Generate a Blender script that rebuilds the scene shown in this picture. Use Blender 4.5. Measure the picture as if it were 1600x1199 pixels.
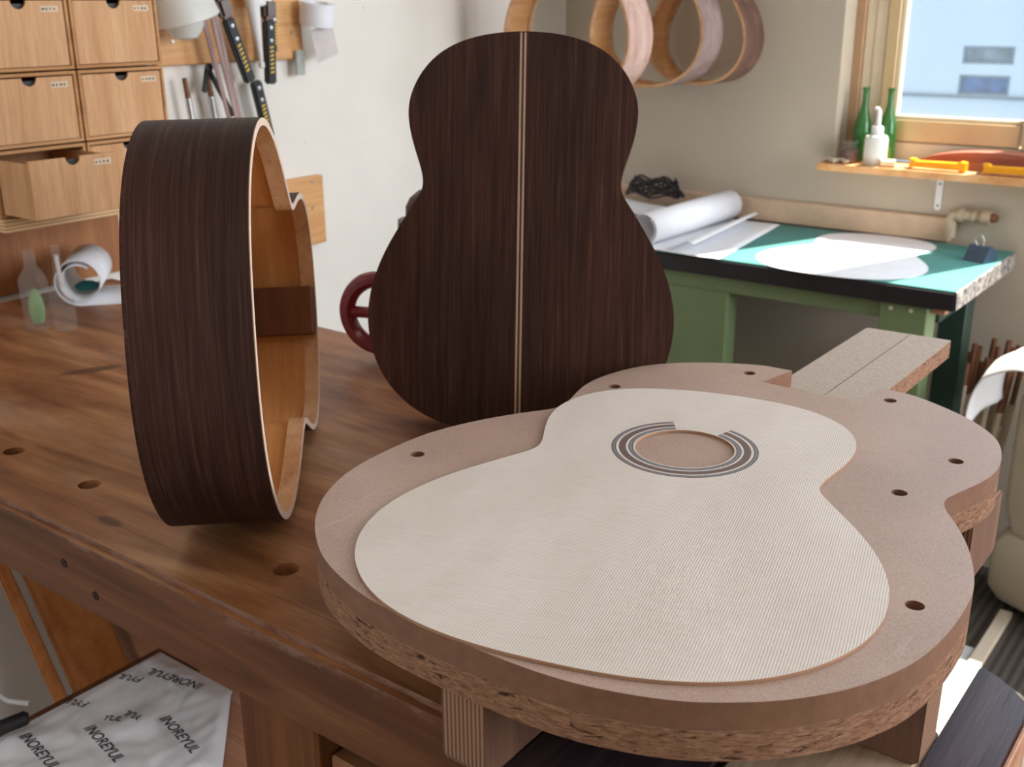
import bpy, bmesh, math, random
from mathutils import Vector, Matrix, noise
random.seed(7)
SC = bpy.context.scene
for o in list(bpy.data.objects): bpy.data.objects.remove(o)
COL = SC.collection
PI = math.pi

# ------------------------------------------------------------------ camera
cam_d = bpy.data.cameras.new('camera'); cam = bpy.data.objects.new('camera', cam_d); COL.objects.link(cam)
cam_d.sensor_width = 36.0; cam_d.sensor_fit = 'HORIZONTAL'; cam_d.lens = 1711.03 / 1600 * 36.0
cam_d.clip_start = 0.02; cam_d.clip_end = 200
_yaw, _pitch, _roll = math.radians(37.2142), math.radians(19.09), math.radians(-0.418)
cam.matrix_world = (Matrix.Translation((0, 0, 1.31)) @ Matrix.Rotation(_yaw, 4, 'Z')
                    @ Matrix.Rotation(PI / 2 - _pitch, 4, 'X') @ Matrix.Rotation(_roll, 4, 'Z'))
cam_d.dof.use_dof = True; cam_d.dof.focus_distance = 0.82; cam_d.dof.aperture_fstop = 12.5
SC.camera = cam

# ------------------------------------------------------------------ light
SC.view_settings.view_transform = 'Standard'; SC.view_settings.look = 'None'
SC.view_settings.gamma = 1.0; SC.view_settings.use_curve_mapping = False
SC.view_settings.exposure = 0.36
W = bpy.data.worlds.new('sky'); SC.world = W; W.use_nodes = True
_bg = W.node_tree.nodes['Background']; _bg.inputs[0].default_value = (0.72, 0.86, 1.0, 1); _bg.inputs[1].default_value = 1.15
sun_d = bpy.data.lights.new('sun', 'SUN'); sun_d.energy = 14.0; sun_d.angle = math.radians(0.6); sun_d.color = (1.0, 0.93, 0.82)
sun = bpy.data.objects.new('sun', sun_d); COL.objects.link(sun)
sun.rotation_euler = Vector((-0.4, -1.0, -2.4)).to_track_quat('-Z', 'Y').to_euler()
def area(name, loc, target, sx, sy, energy, color):
    d = bpy.data.lights.new(name, 'AREA'); d.shape = 'RECTANGLE'; d.size = sx; d.size_y = sy; d.energy = energy; d.color = color
    o = bpy.data.objects.new(name, d); COL.objects.link(o); o.location = loc
    o.rotation_euler = (Vector(target) - Vector(loc)).to_track_quat('-Z', 'Y').to_euler(); return o
area('side_daylight_fill', (2.12, 1.75, 1.55), (-1.2, 1.2, 1.0), 1.3, 1.2, 56, (0.9, 0.94, 1.0))  # added area light just inside the unseen side window
area('daylight_front_window', (0.02, 2.64, 1.62), (-0.3, 0.6, 0.9), 0.6, 0.9, 11, (0.74, 0.86, 1.0))
area('rear_cool_fill', (-1.4, -1.3, 1.0), (-1.2, 0.7, 0.4), 0.9, 0.9, 5.5, (0.84, 0.9, 1.0))  # added fill behind the camera to brighten the package, no window there
area('warm_fill', (0.6, -0.6, 2.38), (-0.6, 0.5, 0.8), 1.0, 0.5, 5, (1.0, 0.86, 0.7))  # added warm fill from above, no lamp hangs there

# ------------------------------------------------------------------ materials
def sr(r, g, b):
    f = lambda c: (c / 255 / 12.92) if c / 255 <= 0.04045 else ((c / 255 + 0.055) / 1.055) ** 2.4
    return (f(r), f(g), f(b), 1)
class NT:
    def __init__(s, name):
        s.m = bpy.data.materials.new(name); s.m.use_nodes = True; s.t = s.m.node_tree
        s.b = s.t.nodes['Principled BSDF']; s.out = s.t.nodes['Material Output']
    def n(s, typ, **kw):
        x = s.t.nodes.new(typ)
        for k, v in kw.items():
            if k.startswith('i_'):
                key = k[2:]; key = int(key) if key.isdigit() else key.replace('_', ' ')
                x.inputs[key].default_value = v
            else: setattr(x, k, v)
        return x
    def l(s, a, b): s.t.links.new(a, b)
    def obj(s, scale=(1, 1, 1), rot=(0, 0, 0), loc=(0, 0, 0), src='Object'):
        tc = s.n('ShaderNodeTexCoord'); mp = s.n('ShaderNodeMapping')
        mp.inputs['Scale'].default_value = scale; mp.inputs['Rotation'].default_value = rot; mp.inputs['Location'].default_value = loc
        s.l(tc.outputs[src], mp.inputs[0]); return mp.outputs[0]
    def noise(s, vec, scale, detail=3, rough=0.55, dist=0):
        x = s.n('ShaderNodeTexNoise'); x.inputs['Scale'].default_value = scale; x.inputs['Detail'].default_value = detail
        x.inputs['Roughness'].default_value = rough; x.inputs['Distortion'].default_value = dist
        s.l(vec, x.inputs['Vector']); return x.outputs['Fac']
    def ramp(s, fac, stops):
        r = s.n('ShaderNodeValToRGB'); e = r.color_ramp.elements
        while len(e) < len(stops): e.new(0.5)
        for i, (p, c) in enumerate(stops): e[i].position = p; e[i].color = c
        s.l(fac, r.inputs[0]); return r.outputs[0]
    def mix(s, a, b, fac, mode='MIX'):
        x = s.n('ShaderNodeMix', data_type='RGBA', blend_type=mode)
        if isinstance(fac, float): x.inputs[0].default_value = fac
        else: s.l(fac, x.inputs[0])
        for k, v in ((6, a), (7, b)):
            if isinstance(v, tuple): x.inputs[k].default_value = v
            else: s.l(v, x.inputs[k])
        return x.outputs[2]
    def bump(s, h, strength=0.2, dist=0.001):
        x = s.n('ShaderNodeBump'); x.inputs['Strength'].default_value = strength; x.inputs['Distance'].default_value = dist
        s.l(h, x.inputs['Height']); s.l(x.outputs[0], s.b.inputs['Normal'])
    def fin(s, col, rough=0.5, spec=0.5, metal=0.0):
        if isinstance(col, tuple): s.b.inputs['Base Color'].default_value = col
        else: s.l(col, s.b.inputs['Base Color'])
        s.b.inputs['Roughness'].default_value = rough; s.b.inputs['Specular IOR Level'].default_value = spec
        s.b.inputs['Metallic'].default_value = metal; return s.m
def plain(name, c, rough=0.5, metal=0.0, spec=0.5, var=0.06, scale=30):
    t = NT(name); v = t.obj(); f = t.noise(v, scale, 3)
    lo = tuple(max(0, x * (1 - var * 2)) for x in c[:3]) + (1,); hi = tuple(min(1, x * (1 + var)) for x in c[:3]) + (1,)
    return t.fin(t.ramp(f, [(0.3, lo), (0.7, hi)]), rough, spec, metal)
AXS = {'x': (0.06, 1, 1), 'y': (1, 0.06, 1), 'z': (1, 1, 0.06)}
def wood(name, dark, mid, light, axis='x', scale=28, rough=0.5, spec=0.4, fine=260, bump=0.12, src='Object'):
    t = NT(name); v = t.obj(AXS[axis], src=src)
    a = t.noise(v, scale, 4, 0.6, 0.6); b = t.noise(v, fine, 3, 0.6)
    c = t.ramp(a, [(0.3, dark), (0.5, mid), (0.72, light)])
    g = t.ramp(b, [(0.3, (0.72, 0.72, 0.72, 1)), (0.6, (1, 1, 1, 1))])
    c = t.mix(c, g, 0.6, 'MULTIPLY'); t.bump(b, bump, 0.0006)
    return t.fin(c, rough, spec)

def rosewood(name, axis, src='Object'):
    t = NT(name)
    big = {'x': (0.25, 1, 1), 'y': (1, 0.25, 1)}[axis]; fin = {'x': (0.025, 1, 1), 'y': (1, 0.025, 1)}[axis]
    v = t.obj(big, src=src); w = t.obj(fin, src=src)
    a = t.noise(v, 9, 2, 0.5, 0.5); b = t.noise(w, 250, 4, 0.75, 0.3); d = t.noise(w, 700, 2, 0.6)
    c1 = t.ramp(b, [(0.30, sr(44, 24, 18)), (0.46, sr(58, 33, 26)), (0.6, sr(73, 46, 36)), (0.76, sr(98, 70, 54))])
    c2 = t.ramp(a, [(0.35, (0.62, 0.58, 0.6, 1)), (0.65, (1.1, 1.05, 1.0, 1))])
    c = t.mix(c1, c2, 1.0, 'MULTIPLY')
    c = t.mix(c, t.ramp(d, [(0.35, (0.7, 0.7, 0.7, 1)), (0.6, (1, 1, 1, 1))]), 0.6, 'MULTIPLY')
    t.bump(d, 0.1, 0.0004)
    return t.fin(c, 0.55, 0.2)
M_ROSE = rosewood('rosewood_plate', 'y'); M_ROSE_SIDE = rosewood('rosewood_side', 'x', 'UV')
M_LINER = wood('pale_lining', sr(190, 142, 100), sr(212, 168, 128), sr(226, 188, 150), 'y', 40, 0.6, 0.3, 500, 0.08)
M_RIM = plain('rim_edge_wood', sr(226, 200, 182), 0.6, var=0.05, scale=120)
M_INNER = wood('cedar_inner', sr(196, 136, 80), sr(216, 160, 100), sr(228, 178, 122), 'y', 14, 0.55, 0.3, 380, 0.08)
M_INNER_SIDE = wood('cedar_inner_side', sr(176, 116, 64), sr(204, 146, 90), sr(220, 168, 112), 'x', 14, 0.55, 0.3, 380, 0.06, 'UV')
M_MAHOG = wood('mahogany_strip', sr(82, 48, 28), sr(108, 66, 40), sr(128, 82, 52), 'x', 30, 0.5, 0.3)
M_INLAY = plain('pale_inlay', sr(176, 142, 116), 0.5, var=0.05)

def soundboard_mat():
    t = NT('spruce_soundboard')
    v = t.obj(); w = t.n('ShaderNodeTexWave', wave_type='BANDS', bands_direction='X', wave_profile='SIN')
    w.inputs['Scale'].default_value = 170; w.inputs['Distortion'].default_value = 1.2; w.inputs['Detail'].default_value = 2; w.inputs['Detail Scale'].default_value = 0.12
    t.l(v, w.inputs['Vector']); wf = w.outputs['Fac']
    c = t.ramp(wf, [(0.0, sr(206, 192, 183)), (0.4, sr(232, 222, 214)), (1.0, sr(238, 228, 220))])
    big = t.noise(t.obj((1, 0.35, 1)), 16, 3); c = t.mix(c, t.ramp(big, [(0.3, (0.92, 0.9, 0.88, 1)), (0.65, (1.02, 1.02, 1.02, 1))]), 1.0, 'MULTIPLY')
    silk = t.noise(t.obj((1, 9, 1)), 42, 3, 0.6); c = t.mix(c, t.ramp(silk, [(0.35, (0.95, 0.94, 0.93, 1)), (0.6, (1, 1, 1, 1))]), 1.0, 'MULTIPLY')
    t.bump(wf, 0.22, 0.0003)
    return t.fin(c, 0.48, 0.5)
M_SPRUCE = soundboard_mat()
def mdf_mat():
    t = NT('mdf'); v = t.obj()
    f = t.noise(v, 900, 2); g = t.noise(v, 9, 4, 0.6)
    c = t.ramp(f, [(0.35, sr(172, 143, 128)), (0.65, sr(192, 166, 152))])
    c = t.mix(c, t.ramp(g, [(0.35, (0.9, 0.88, 0.88, 1)), (0.65, (1.04, 1.03, 1.03, 1))]), 1.0, 'MULTIPLY')
    sc = t.noise(t.obj((1, 0.12, 1), rot=(0, 0, 0.9)), 55, 5, 0.7); c = t.mix(c, sr(205, 190, 186), t.ramp(sc, [(0.64, (0, 0, 0, 1)), (0.72, (0.45, 0.45, 0.45, 1))]))
    t.bump(f, 0.05, 0.0003)
    return t.fin(c, 0.42, 0.75)
M_MDF = mdf_mat()
M_MDF_EDGE = plain('mdf_edge', sr(132, 92, 68), 0.7, var=0.07, scale=90)
def chip_edge_mat():
    t = NT('chipboard_edge'); v = t.obj((0.35, 0.35, 1.7)); f = t.noise(v, 330, 5, 0.75, 0.5); g = t.noise(t.obj((0.3, 0.3, 1.5)), 190, 3, 0.7, 0.8)
    c = t.ramp(f, [(0.3, sr(108, 70, 50)), (0.5, sr(150, 108, 82)), (0.7, sr(192, 148, 118))])
    c = t.mix(c, sr(48, 26, 18), t.ramp(g, [(0.35, (0.9, 0.9, 0.9, 1)), (0.40, (0, 0, 0, 1))]))
    t.bump(f, 0.7, 0.0015); return t.fin(c, 0.75, 0.3)
M_CHIP_EDGE = chip_edge_mat()
def chip_top_mat():
    t = NT('chipboard_face'); v = t.obj(); f = t.noise(v, 420, 4, 0.7); g = t.noise(v, 130, 3, 0.7)
    c = t.ramp(f, [(0.35, sr(168, 148, 134)), (0.65, sr(196, 180, 166))])
    c = t.mix(c, sr(120, 100, 88), t.ramp(g, [(0.28, (0.8, 0.8, 0.8, 1)), (0.34, (0, 0, 0, 1))]))
    return t.fin(c, 0.6, 0.3)
M_CHIP = chip_top_mat()
def ply_mat(name, axis_vec, sc, dark, light, bd='X'):
    t = NT(name); v = t.obj(axis_vec); w = t.n('ShaderNodeTexWave', wave_type='BANDS', bands_direction=bd); w.inputs['Scale'].default_value = sc
    w.inputs['Distortion'].default_value = 0.4; w.inputs['Detail'].default_value = 2
    t.l(v, w.inputs['Vector']); c = t.ramp(w.outputs['Fac'], [(0.2, dark), (0.6, light)])
    return t.fin(c, 0.65, 0.3)
M_PLY_EDGE = ply_mat('plywood_edge_layers', (1, 0, 0), 95, sr(108, 74, 56), sr(160, 124, 98))
M_PLY_FACE = wood('plywood_face', sr(106, 74, 58), sr(128, 92, 74), sr(144, 106, 86), 'z', 20, 0.6, 0.3)
M_SHELFPLY = ply_mat('shelf_plywood', (0, 0, 1), 60, sr(184, 144, 100), sr(222, 188, 144), 'Z')

KN = [(-1.294, 0.772, 0.05, 0.014, 1.15), (-0.872, 0.516, 0.022, 0.008, 0.0), (-1.02, 0.56, 0.05, 0.022, 0.1), (-0.60, 0.53, 0.05, 0.026, 0.0), (-1.5, 0.66, 0.05, 0.018, 0.1),
      (-1.14, 0.92, 0.04, 0.02, 0.0), (-0.46, 0.82, 0.06, 0.03, 0.0), (-1.33, 1.0, 0.04, 0.016, 0.1)]
def bench_mat():
    t = NT('bench_pine')
    v = t.obj((0.2, 1, 1)); a = t.noise(v, 15, 6, 0.62, 1.2); b = t.noise(t.obj((0.05, 1, 1)), 300, 3, 0.65); st = t.noise(t.obj((0.5, 1, 1)), 5.5, 4, 0.6, 0.4)
    w = t.n('ShaderNodeTexWave', wave_type='BANDS', bands_direction='Y'); w.inputs['Scale'].default_value = 9; w.inputs['Distortion'].default_value = 9; w.inputs['Detail'].default_value = 3; w.inputs['Detail Scale'].default_value = 1.2
    t.l(t.obj((0.14, 1, 1)), w.inputs['Vector'])
    c = t.ramp(a, [(0.28, sr(122, 74, 46)), (0.48, sr(166, 110, 70)), (0.7, sr(200, 146, 100))])
    c = t.mix(c, t.ramp(w.outputs['Fac'], [(0.1, (0.7, 0.62, 0.56, 1)), (0.5, (1, 1, 1, 1))]), 0.4, 'MULTIPLY')
    c = t.mix(c, t.ramp(b, [(0.3, (0.75, 0.72, 0.7, 1)), (0.6, (1, 1, 1, 1))]), 0.7, 'MULTIPLY')
    c = t.mix(c, t.ramp(st, [(0.3, (0.6, 0.52, 0.48, 1)), (0.55, (1, 1, 1, 1))]), 0.8, 'MULTIPLY')
    wear = t.noise(t.obj((0.3, 1, 1), loc=(3, 1, 0)), 7, 5, 0.65); c = t.mix(c, sr(214, 180, 152), t.ramp(wear, [(0.5, (0, 0, 0, 1)), (0.75, (0.5, 0.5, 0.5, 1))]))
    # knots and stains that have their own place on the boards
    for i, (kx, ky, rx, ry, an) in enumerate(KN):
        tc = t.n('ShaderNodeTexCoord'); s1 = t.n('ShaderNodeVectorMath', operation='SUBTRACT'); s1.inputs[1].default_value = (kx + 0.9, ky - 0.79, 0.85); t.l(tc.outputs['Object'], s1.inputs[0])
        rt = t.n('ShaderNodeMapping'); rt.inputs['Rotation'].default_value = (0, 0, -an); t.l(s1.outputs[0], rt.inputs[0])
        mp = t.n('ShaderNodeVectorMath', operation='MULTIPLY'); mp.inputs[1].default_value = (1 / rx, 1 / ry, 0); t.l(rt.outputs[0], mp.inputs[0])
        ln = t.n('ShaderNodeVectorMath', operation='LENGTH'); t.l(mp.outputs[0], ln.inputs[0])
        f = 0.75 if i < 2 else 0.32
        c = t.mix(c, sr(70, 44, 30), t.ramp(ln.outputs['Value'], [(0.15 if i > 1 else 0.6, (f, f, f, 1)), (1.0, (0, 0, 0, 1))]))
    t.bump(b, 0.25, 0.0012)
    return t.fin(c, 0.42, 0.4)
M_BENCH = bench_mat()
def apron_mat():
    t = NT('bench_apron_pine')
    a = t.noise(t.obj((0.12, 1, 1)), 22, 4, 0.6, 1.0); b = t.noise(t.obj((0.05, 1, 1)), 260, 3, 0.6)
    c = t.ramp(a, [(0.3, sr(86, 52, 32)), (0.5, sr(110, 68, 42)), (0.72, sr(132, 86, 56))])
    c = t.mix(c, t.ramp(b, [(0.3, (0.75, 0.72, 0.7, 1)), (0.6, (1, 1, 1, 1))]), 0.6, 'MULTIPLY')
    tc = t.n('ShaderNodeTexCoord'); sp = t.n('ShaderNodeSeparateXYZ'); t.l(tc.outputs['Object'], sp.inputs[0])
    ns = t.noise(t.obj((1, 1, 3)), 26, 4, 0.7); ma = t.n('ShaderNodeMath', operation='MULTIPLY_ADD'); ma.inputs[1].default_value = 0.05; t.l(ns, ma.inputs[0]); t.l(sp.outputs[2], ma.inputs[2])
    wr = t.ramp(ma.outputs[0], [(0.866, (0, 0, 0, 1)), (0.874, (0.6, 0.6, 0.6, 1))])
    c = t.mix(c, sr(150, 118, 104), wr)
    t.bump(b, 0.2, 0.001); return t.fin(c, 0.55, 0.3)
M_APRON = apron_mat()
M_LEG = wood('bench_leg_wood', sr(92, 52, 28), sr(118, 70, 38), sr(142, 90, 52), 'z', 26)
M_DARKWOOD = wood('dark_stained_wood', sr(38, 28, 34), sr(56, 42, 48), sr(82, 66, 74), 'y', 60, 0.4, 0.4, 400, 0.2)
M_ORANGE = wood('orange_board', sr(178, 106, 52), sr(206, 134, 74), sr(222, 158, 98), 'z', 22)
M_BOARD = wood('pine_board', sr(196, 138, 84), sr(220, 164, 108), sr(232, 184, 132), 'y', 18)
M_PINK = wood('pink_softwood', sr(178, 122, 92), sr(202, 148, 118), sr(216, 170, 142), 'x', 26)
M_CARD = wood('drawer_board', sr(196, 146, 104), sr(209, 161, 118), sr(217, 172, 130), 'z', 30, 0.65, 0.2, 300, 0.05)
M_CARDF = wood('cabinet_frame_board', sr(172, 120, 76), sr(196, 146, 100), sr(208, 162, 118), 'y', 30, 0.65, 0.2)
M_BLACK = plain('black', sr(22, 20, 22), 0.5)
M_LABEL = plain('paper_label', sr(214, 190, 160), 0.7)
M_INK = plain('ink', sr(46, 42, 44), 0.6)
M_PAPER = plain('white_paper', sr(232, 232, 236), 0.7, var=0.02)
M_WALL = None
def wall_mat(name, base):
    t = NT(name); v = t.obj(); f = t.noise(v, 3.2, 4, 0.55); g = t.noise(v, 120, 3)
    lo = tuple(x * 0.93 for x in base[:3]) + (1,); c = t.ramp(f, [(0.35, lo), (0.62, base)])
    sp = t.noise(v, 34, 2, 0.5); c = t.mix(c, sr(150, 142, 132), t.ramp(sp, [(0.76, (0, 0, 0, 1)), (0.8, (0.5, 0.5, 0.5, 1))]))
    t.bump(g, 0.25, 0.002); return t.fin(c, 0.85, 0.2)
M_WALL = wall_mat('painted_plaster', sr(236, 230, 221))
M_WALLF = wall_mat('shade_toned_plaster', sr(190, 178, 160))  # same plaster as the left wall, window-wall shade put into the colour
M_CEIL = plain('ceiling_white', sr(225, 222, 214), 0.9)
M_CREAM = plain('cream_frame_paint', sr(222, 206, 178), 0.5, var=0.04, scale=8)
M_GOLD = plain('bronze_anodised_frame', sr(208, 182, 138), 0.38, var=0.06, scale=8, metal=0.15)
M_BROWNTRIM = plain('brown_trim', sr(178, 142, 106), 0.5)
M_TEAL = plain('teal_mat', sr(72, 136, 130), 0.6, var=0.06, scale=14)
M_BLACKEDGE = plain('black_desk_edge', sr(34, 32, 38), 0.45)
M_WORN = plain('worn_chipped_edge', sr(150, 142, 134), 0.8, var=0.5, scale=90)
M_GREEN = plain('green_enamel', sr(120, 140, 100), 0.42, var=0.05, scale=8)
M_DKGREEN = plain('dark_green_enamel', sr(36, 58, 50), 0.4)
M_RED = plain('maroon_cast_iron_paint', sr(120, 22, 34), 0.22, var=0.1, scale=60)
M_STEEL = plain('steel', sr(176, 176, 178), 0.3, 0.9)
M_WHITEPL = plain('white_plastic', sr(226, 224, 222), 0.4, var=0.02)
M_CREAMPL = plain('cream_housing', sr(212, 196, 176), 0.55, var=0.06, scale=5)
M_YELLOW = plain('amber_plastic', sr(240, 168, 20), 0.35, var=0.05)
M_YPRINT = plain('yellow_print', sr(226, 188, 60), 0.5)
M_REDWOOD = wood('reddish_wood', sr(132, 70, 56), sr(164, 98, 80), sr(186, 124, 104), 'x', 20)
M_BROWNSTUFF = plain('dried_brown_pieces', sr(96, 52, 38), 0.7, var=0.3, scale=120)
M_PIPE = plain('pipe_paint', sr(186, 166, 140), 0.5)
M_MAUVE = wood('mauve_wood', sr(128, 100, 96), sr(156, 128, 122), sr(178, 150, 142), 'z', 60)
M_STICKB = plain('stick_brown', sr(122, 78, 52), 0.6, var=0.2, scale=20)
M_STICKP = plain('stick_pale', sr(196, 176, 154), 0.7, var=0.08)
M_BINDER = plain('binder_slate', sr(58, 76, 98), 0.3)
def glassy(name, col, alpha=0.35, rough=0.08):
    t = NT(name); tr = t.n('ShaderNodeBsdfTransparent'); tr.inputs[0].default_value = (1, 1, 1, 1)
    mx = t.n('ShaderNodeMixShader'); mx.inputs[0].default_value = alpha
    t.fin(col, rough, 0.6); t.l(tr.outputs[0], mx.inputs[1]); t.l(t.b.outputs[0], mx.inputs[2]); t.l(mx.outputs[0], t.out.inputs[0]); return t.m
M_PANE = glassy('window_glass', sr(226, 240, 248), 0.07, 0.02)
M_GLASSG = glassy('green_bottle_glass', sr(34, 110, 44), 0.72, 0.08)
M_CLEAR = glassy('clear_glass', sr(220, 215, 210), 0.11, 0.03)
M_FROST = glassy('frosted_plastic', sr(226, 226, 220), 0.82, 0.4)
M_FILM = plain('printed_plastic_film', sr(246, 247, 252), 0.35, var=0.03, scale=12)

def floor_mat():
    t = NT('dark_ribbed_vinyl'); w = t.n('ShaderNodeTexWave', wave_type='BANDS', bands_direction='X'); w.inputs['Scale'].default_value = 16; w.inputs['Distortion'].default_value = 0.3
    t.l(t.obj(), w.inputs['Vector']); c = t.ramp(w.outputs['Fac'], [(0.2, sr(62, 56, 52)), (0.8, sr(86, 79, 73))])
    return t.fin(c, 0.6, 0.3)
M_FLOOR = floor_mat()
def facade_mat():
    t = NT('facade_render'); f = t.noise(t.obj(), 0.4, 3); return t.fin(t.ramp(f, [(0.3, sr(198, 210, 218)), (0.7, sr(204, 216, 224))]), 0.9, 0.1)
M_FACADE = facade_mat()

# ------------------------------------------------------------------ helpers
def link(name, me, mat=None, parent=None, smooth=False, angle=0.6):
    o = bpy.data.objects.new(name, me); COL.objects.link(o)
    if mat is not None:
        for mm in (mat if isinstance(mat, (list, tuple)) else [mat]): me.materials.append(mm)
    if parent is not None: o.parent = parent
    if smooth:
        me.shade_smooth(); me.set_sharp_from_angle(angle=angle)
    return o
def worg(p):
    v = Vector((0, 0, 0))
    while p is not None: v = v + p.location; p = p.parent
    return v
def mk(name, bm, mat=None, parent=None, smooth=False, local=False, angle=0.6):
    """bm in world coordinates (or in the parent's own frame if local)"""
    if parent is not None and not local: bmesh.ops.translate(bm, verts=bm.verts, vec=-worg(parent))
    bmesh.ops.recalc_face_normals(bm, faces=bm.faces)
    me = bpy.data.meshes.new(name); bm.to_mesh(me); bm.free()
    return link(name, me, mat, parent, smooth, angle)
def thing(name, label, cat, loc=(0, 0, 0), group=None):
    o = bpy.data.objects.new(name, None); COL.objects.link(o); o.location = loc; o.empty_display_size = 0.05
    o['label'] = label; o['category'] = cat
    if group: o['group'] = group
    return o
def tag(o, label, cat, group=None):
    o['label'] = label; o['category'] = cat
    if group: o['group'] = group
    return o
def st(o): o['kind'] = 'structure'; return o
def B(): return bmesh.new()
def box(bm, lo, hi, bev=0.0, rot=None, piv=None, seg=1):
    lo, hi = Vector(lo), Vector(hi); c = (lo + hi) / 2; s = hi - lo
    r = bmesh.ops.create_cube(bm, size=1, matrix=Matrix.Translation(c) @ Matrix.Diagonal((*s, 1)))
    vs = r['verts']
    if bev > 0:
        es = list({e for v in vs for e in v.link_edges})
        g = bmesh.ops.bevel(bm, geom=es, offset=bev, segments=seg, affect='EDGES'); vs = list({v for v in vs if v.is_valid} | {v for f in g['faces'] for v in f.verts} | set(g['verts']))
    if rot is not None:
        p = Vector(piv) if piv is not None else c
        bmesh.ops.transform(bm, verts=vs, matrix=Matrix.Translation(p) @ rot @ Matrix.Translation(-p))
    return bm
def tube(bm, pts, r, n=10, caps=True):
    pts = [Vector(p) for p in pts]; rs = r if isinstance(r, (list, tuple)) else [r] * len(pts)
    rings = []; up = None
    for i, p in enumerate(pts):
        d = (pts[min(i + 1, len(pts) - 1)] - pts[max(i - 1, 0)]).normalized()
        if up is None: up = d.orthogonal().normalized()
        up = (up - d * up.dot(d)).normalized(); sd = d.cross(up)
        rings.append([bm.verts.new(p + (up * math.cos(2 * PI * k / n) + sd * math.sin(2 * PI * k / n)) * rs[i]) for k in range(n)])
    for a, b in zip(rings, rings[1:]):
        for k in range(n): bm.faces.new((a[k], a[(k + 1) % n], b[(k + 1) % n], b[k]))
    if caps: bm.faces.new(rings[0][::-1]); bm.faces.new(rings[-1])
    return bm
def lathe(bm, prof, c, n=24, M=None):
    rings = []; c = Vector(c); M = M or Matrix.Identity(3)
    for r, z in prof:
        if r < 1e-5: rings.append([bm.verts.new(c + M @ Vector((0, 0, z)))])
        else: rings.append([bm.verts.new(c + M @ Vector((r * math.cos(2 * PI * k / n), r * math.sin(2 * PI * k / n), z))) for k in range(n)])
    for a, b in zip(rings, rings[1:]):
        for k in range(n):
            k2 = (k + 1) % n
            if len(a) == 1 and len(b) > 1: bm.faces.new((a[0], b[k2], b[k]))
            elif len(b) == 1 and len(a) > 1: bm.faces.new((a[k], a[k2], b[0]))
            elif len(a) > 1: bm.faces.new((a[k], a[k2], b[k2], b[k]))
    return bm
def slab(bm, loops, z0, z1, top_i=0, side_i=0, bot_i=None, f=None):
    """solid plate: outer loop + hole loops (xy lists) between z0 and z1; f maps (x,y,z)->Vector"""
    f = f or (lambda x, y, z: Vector((x, y, z))); bot_i = top_i if bot_i is None else bot_i
    for z, mi in ((z1, top_i), (z0, bot_i)):
        es = []; vsl = []
        for lp in loops:
            vs = [bm.verts.new(f(x, y, z)) for x, y in lp]
            es += [bm.edges.new((vs[i], vs[(i + 1) % len(vs)])) for i in range(len(vs))]; vsl.append(vs)
        g = bmesh.ops.triangle_fill(bm, use_beauty=True, use_dissolve=False, edges=es)
        for x in g['geom']:
            if isinstance(x, bmesh.types.BMFace): x.material_index = mi
        if z == z1: top = vsl
        else: bot = vsl
    for a, b in zip(top, bot):
        for i in range(len(a)):
            j = (i + 1) % len(a); q = bm.faces.new((a[i], a[j], b[j], b[i])); q.material_index = side_i
    return bm
def circ(x, y, r, n=20, a0=0): return [(x + r * math.cos(a0 + 2 * PI * k / n), y + r * math.sin(a0 + 2 * PI * k / n)) for k in range(n)]
def rrect(x0, y0, x1, y1, r, n=5):
    out = []
    for cx, cy, a in ((x1 - r, y1 - r, 0), (x0 + r, y1 - r, PI / 2), (x0 + r, y0 + r, PI), (x1 - r, y0 + r, 1.5 * PI)):
        out += [(cx + r * math.cos(a + PI / 2 * k / n), cy + r * math.sin(a + PI / 2 * k / n)) for k in range(n + 1)]
    return out
def copy_tree(o, parent=None):
    c = o.copy(); COL.objects.link(c); c.parent = parent
    for ch in list(o.children): copy_tree(ch, c)
    return c

# ------------------------------------------------------------------ guitar outline
HALF = [(0.0, 0.4966), (0.0258, 0.4958), (0.0513, 0.4918), (0.0766, 0.4856), (0.0995, 0.4734), (0.1187, 0.4556), (0.1327, 0.4326), (0.1386, 0.4042), (0.1366, 0.3728), (0.1268, 0.3418), (0.1193, 0.3189), (0.1184, 0.309), (0.1193, 0.3),
        (0.1221, 0.2935), (0.1282, 0.2843), (0.1355, 0.2715), (0.1445, 0.2576), (0.1538, 0.2419), (0.1636, 0.2241), (0.1726, 0.2037), (0.1799, 0.1809), (0.1843, 0.1561), (0.1847, 0.1301), (0.1802, 0.1041), (0.1705, 0.0795), (0.1559, 0.0575),
        (0.1376, 0.0381), (0.1156, 0.0225), (0.0913, 0.0118), (0.0657, 0.0048), (0.0395, 0.0010), (0.0131, 0.0), ]
def smooth_closed(p, it=2, sub=2):
    for _ in range(sub):
        n = len(p); q = []
        for i in range(n):
            a, b, c, d = p[i - 1], p[i], p[(i + 1) % n], p[(i + 2) % n]
            q.append(b); q.append(tuple((-a[k] + 9 * b[k] + 9 * c[k] - d[k]) / 16 for k in (0, 1)))
        p = q
    for _ in range(it):
        n = len(p); p = [tuple(0.25 * p[i - 1][k] + 0.5 * p[i][k] + 0.25 * p[(i + 1) % n][k] for k in (0, 1)) for i in range(n)]
    return p
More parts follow.
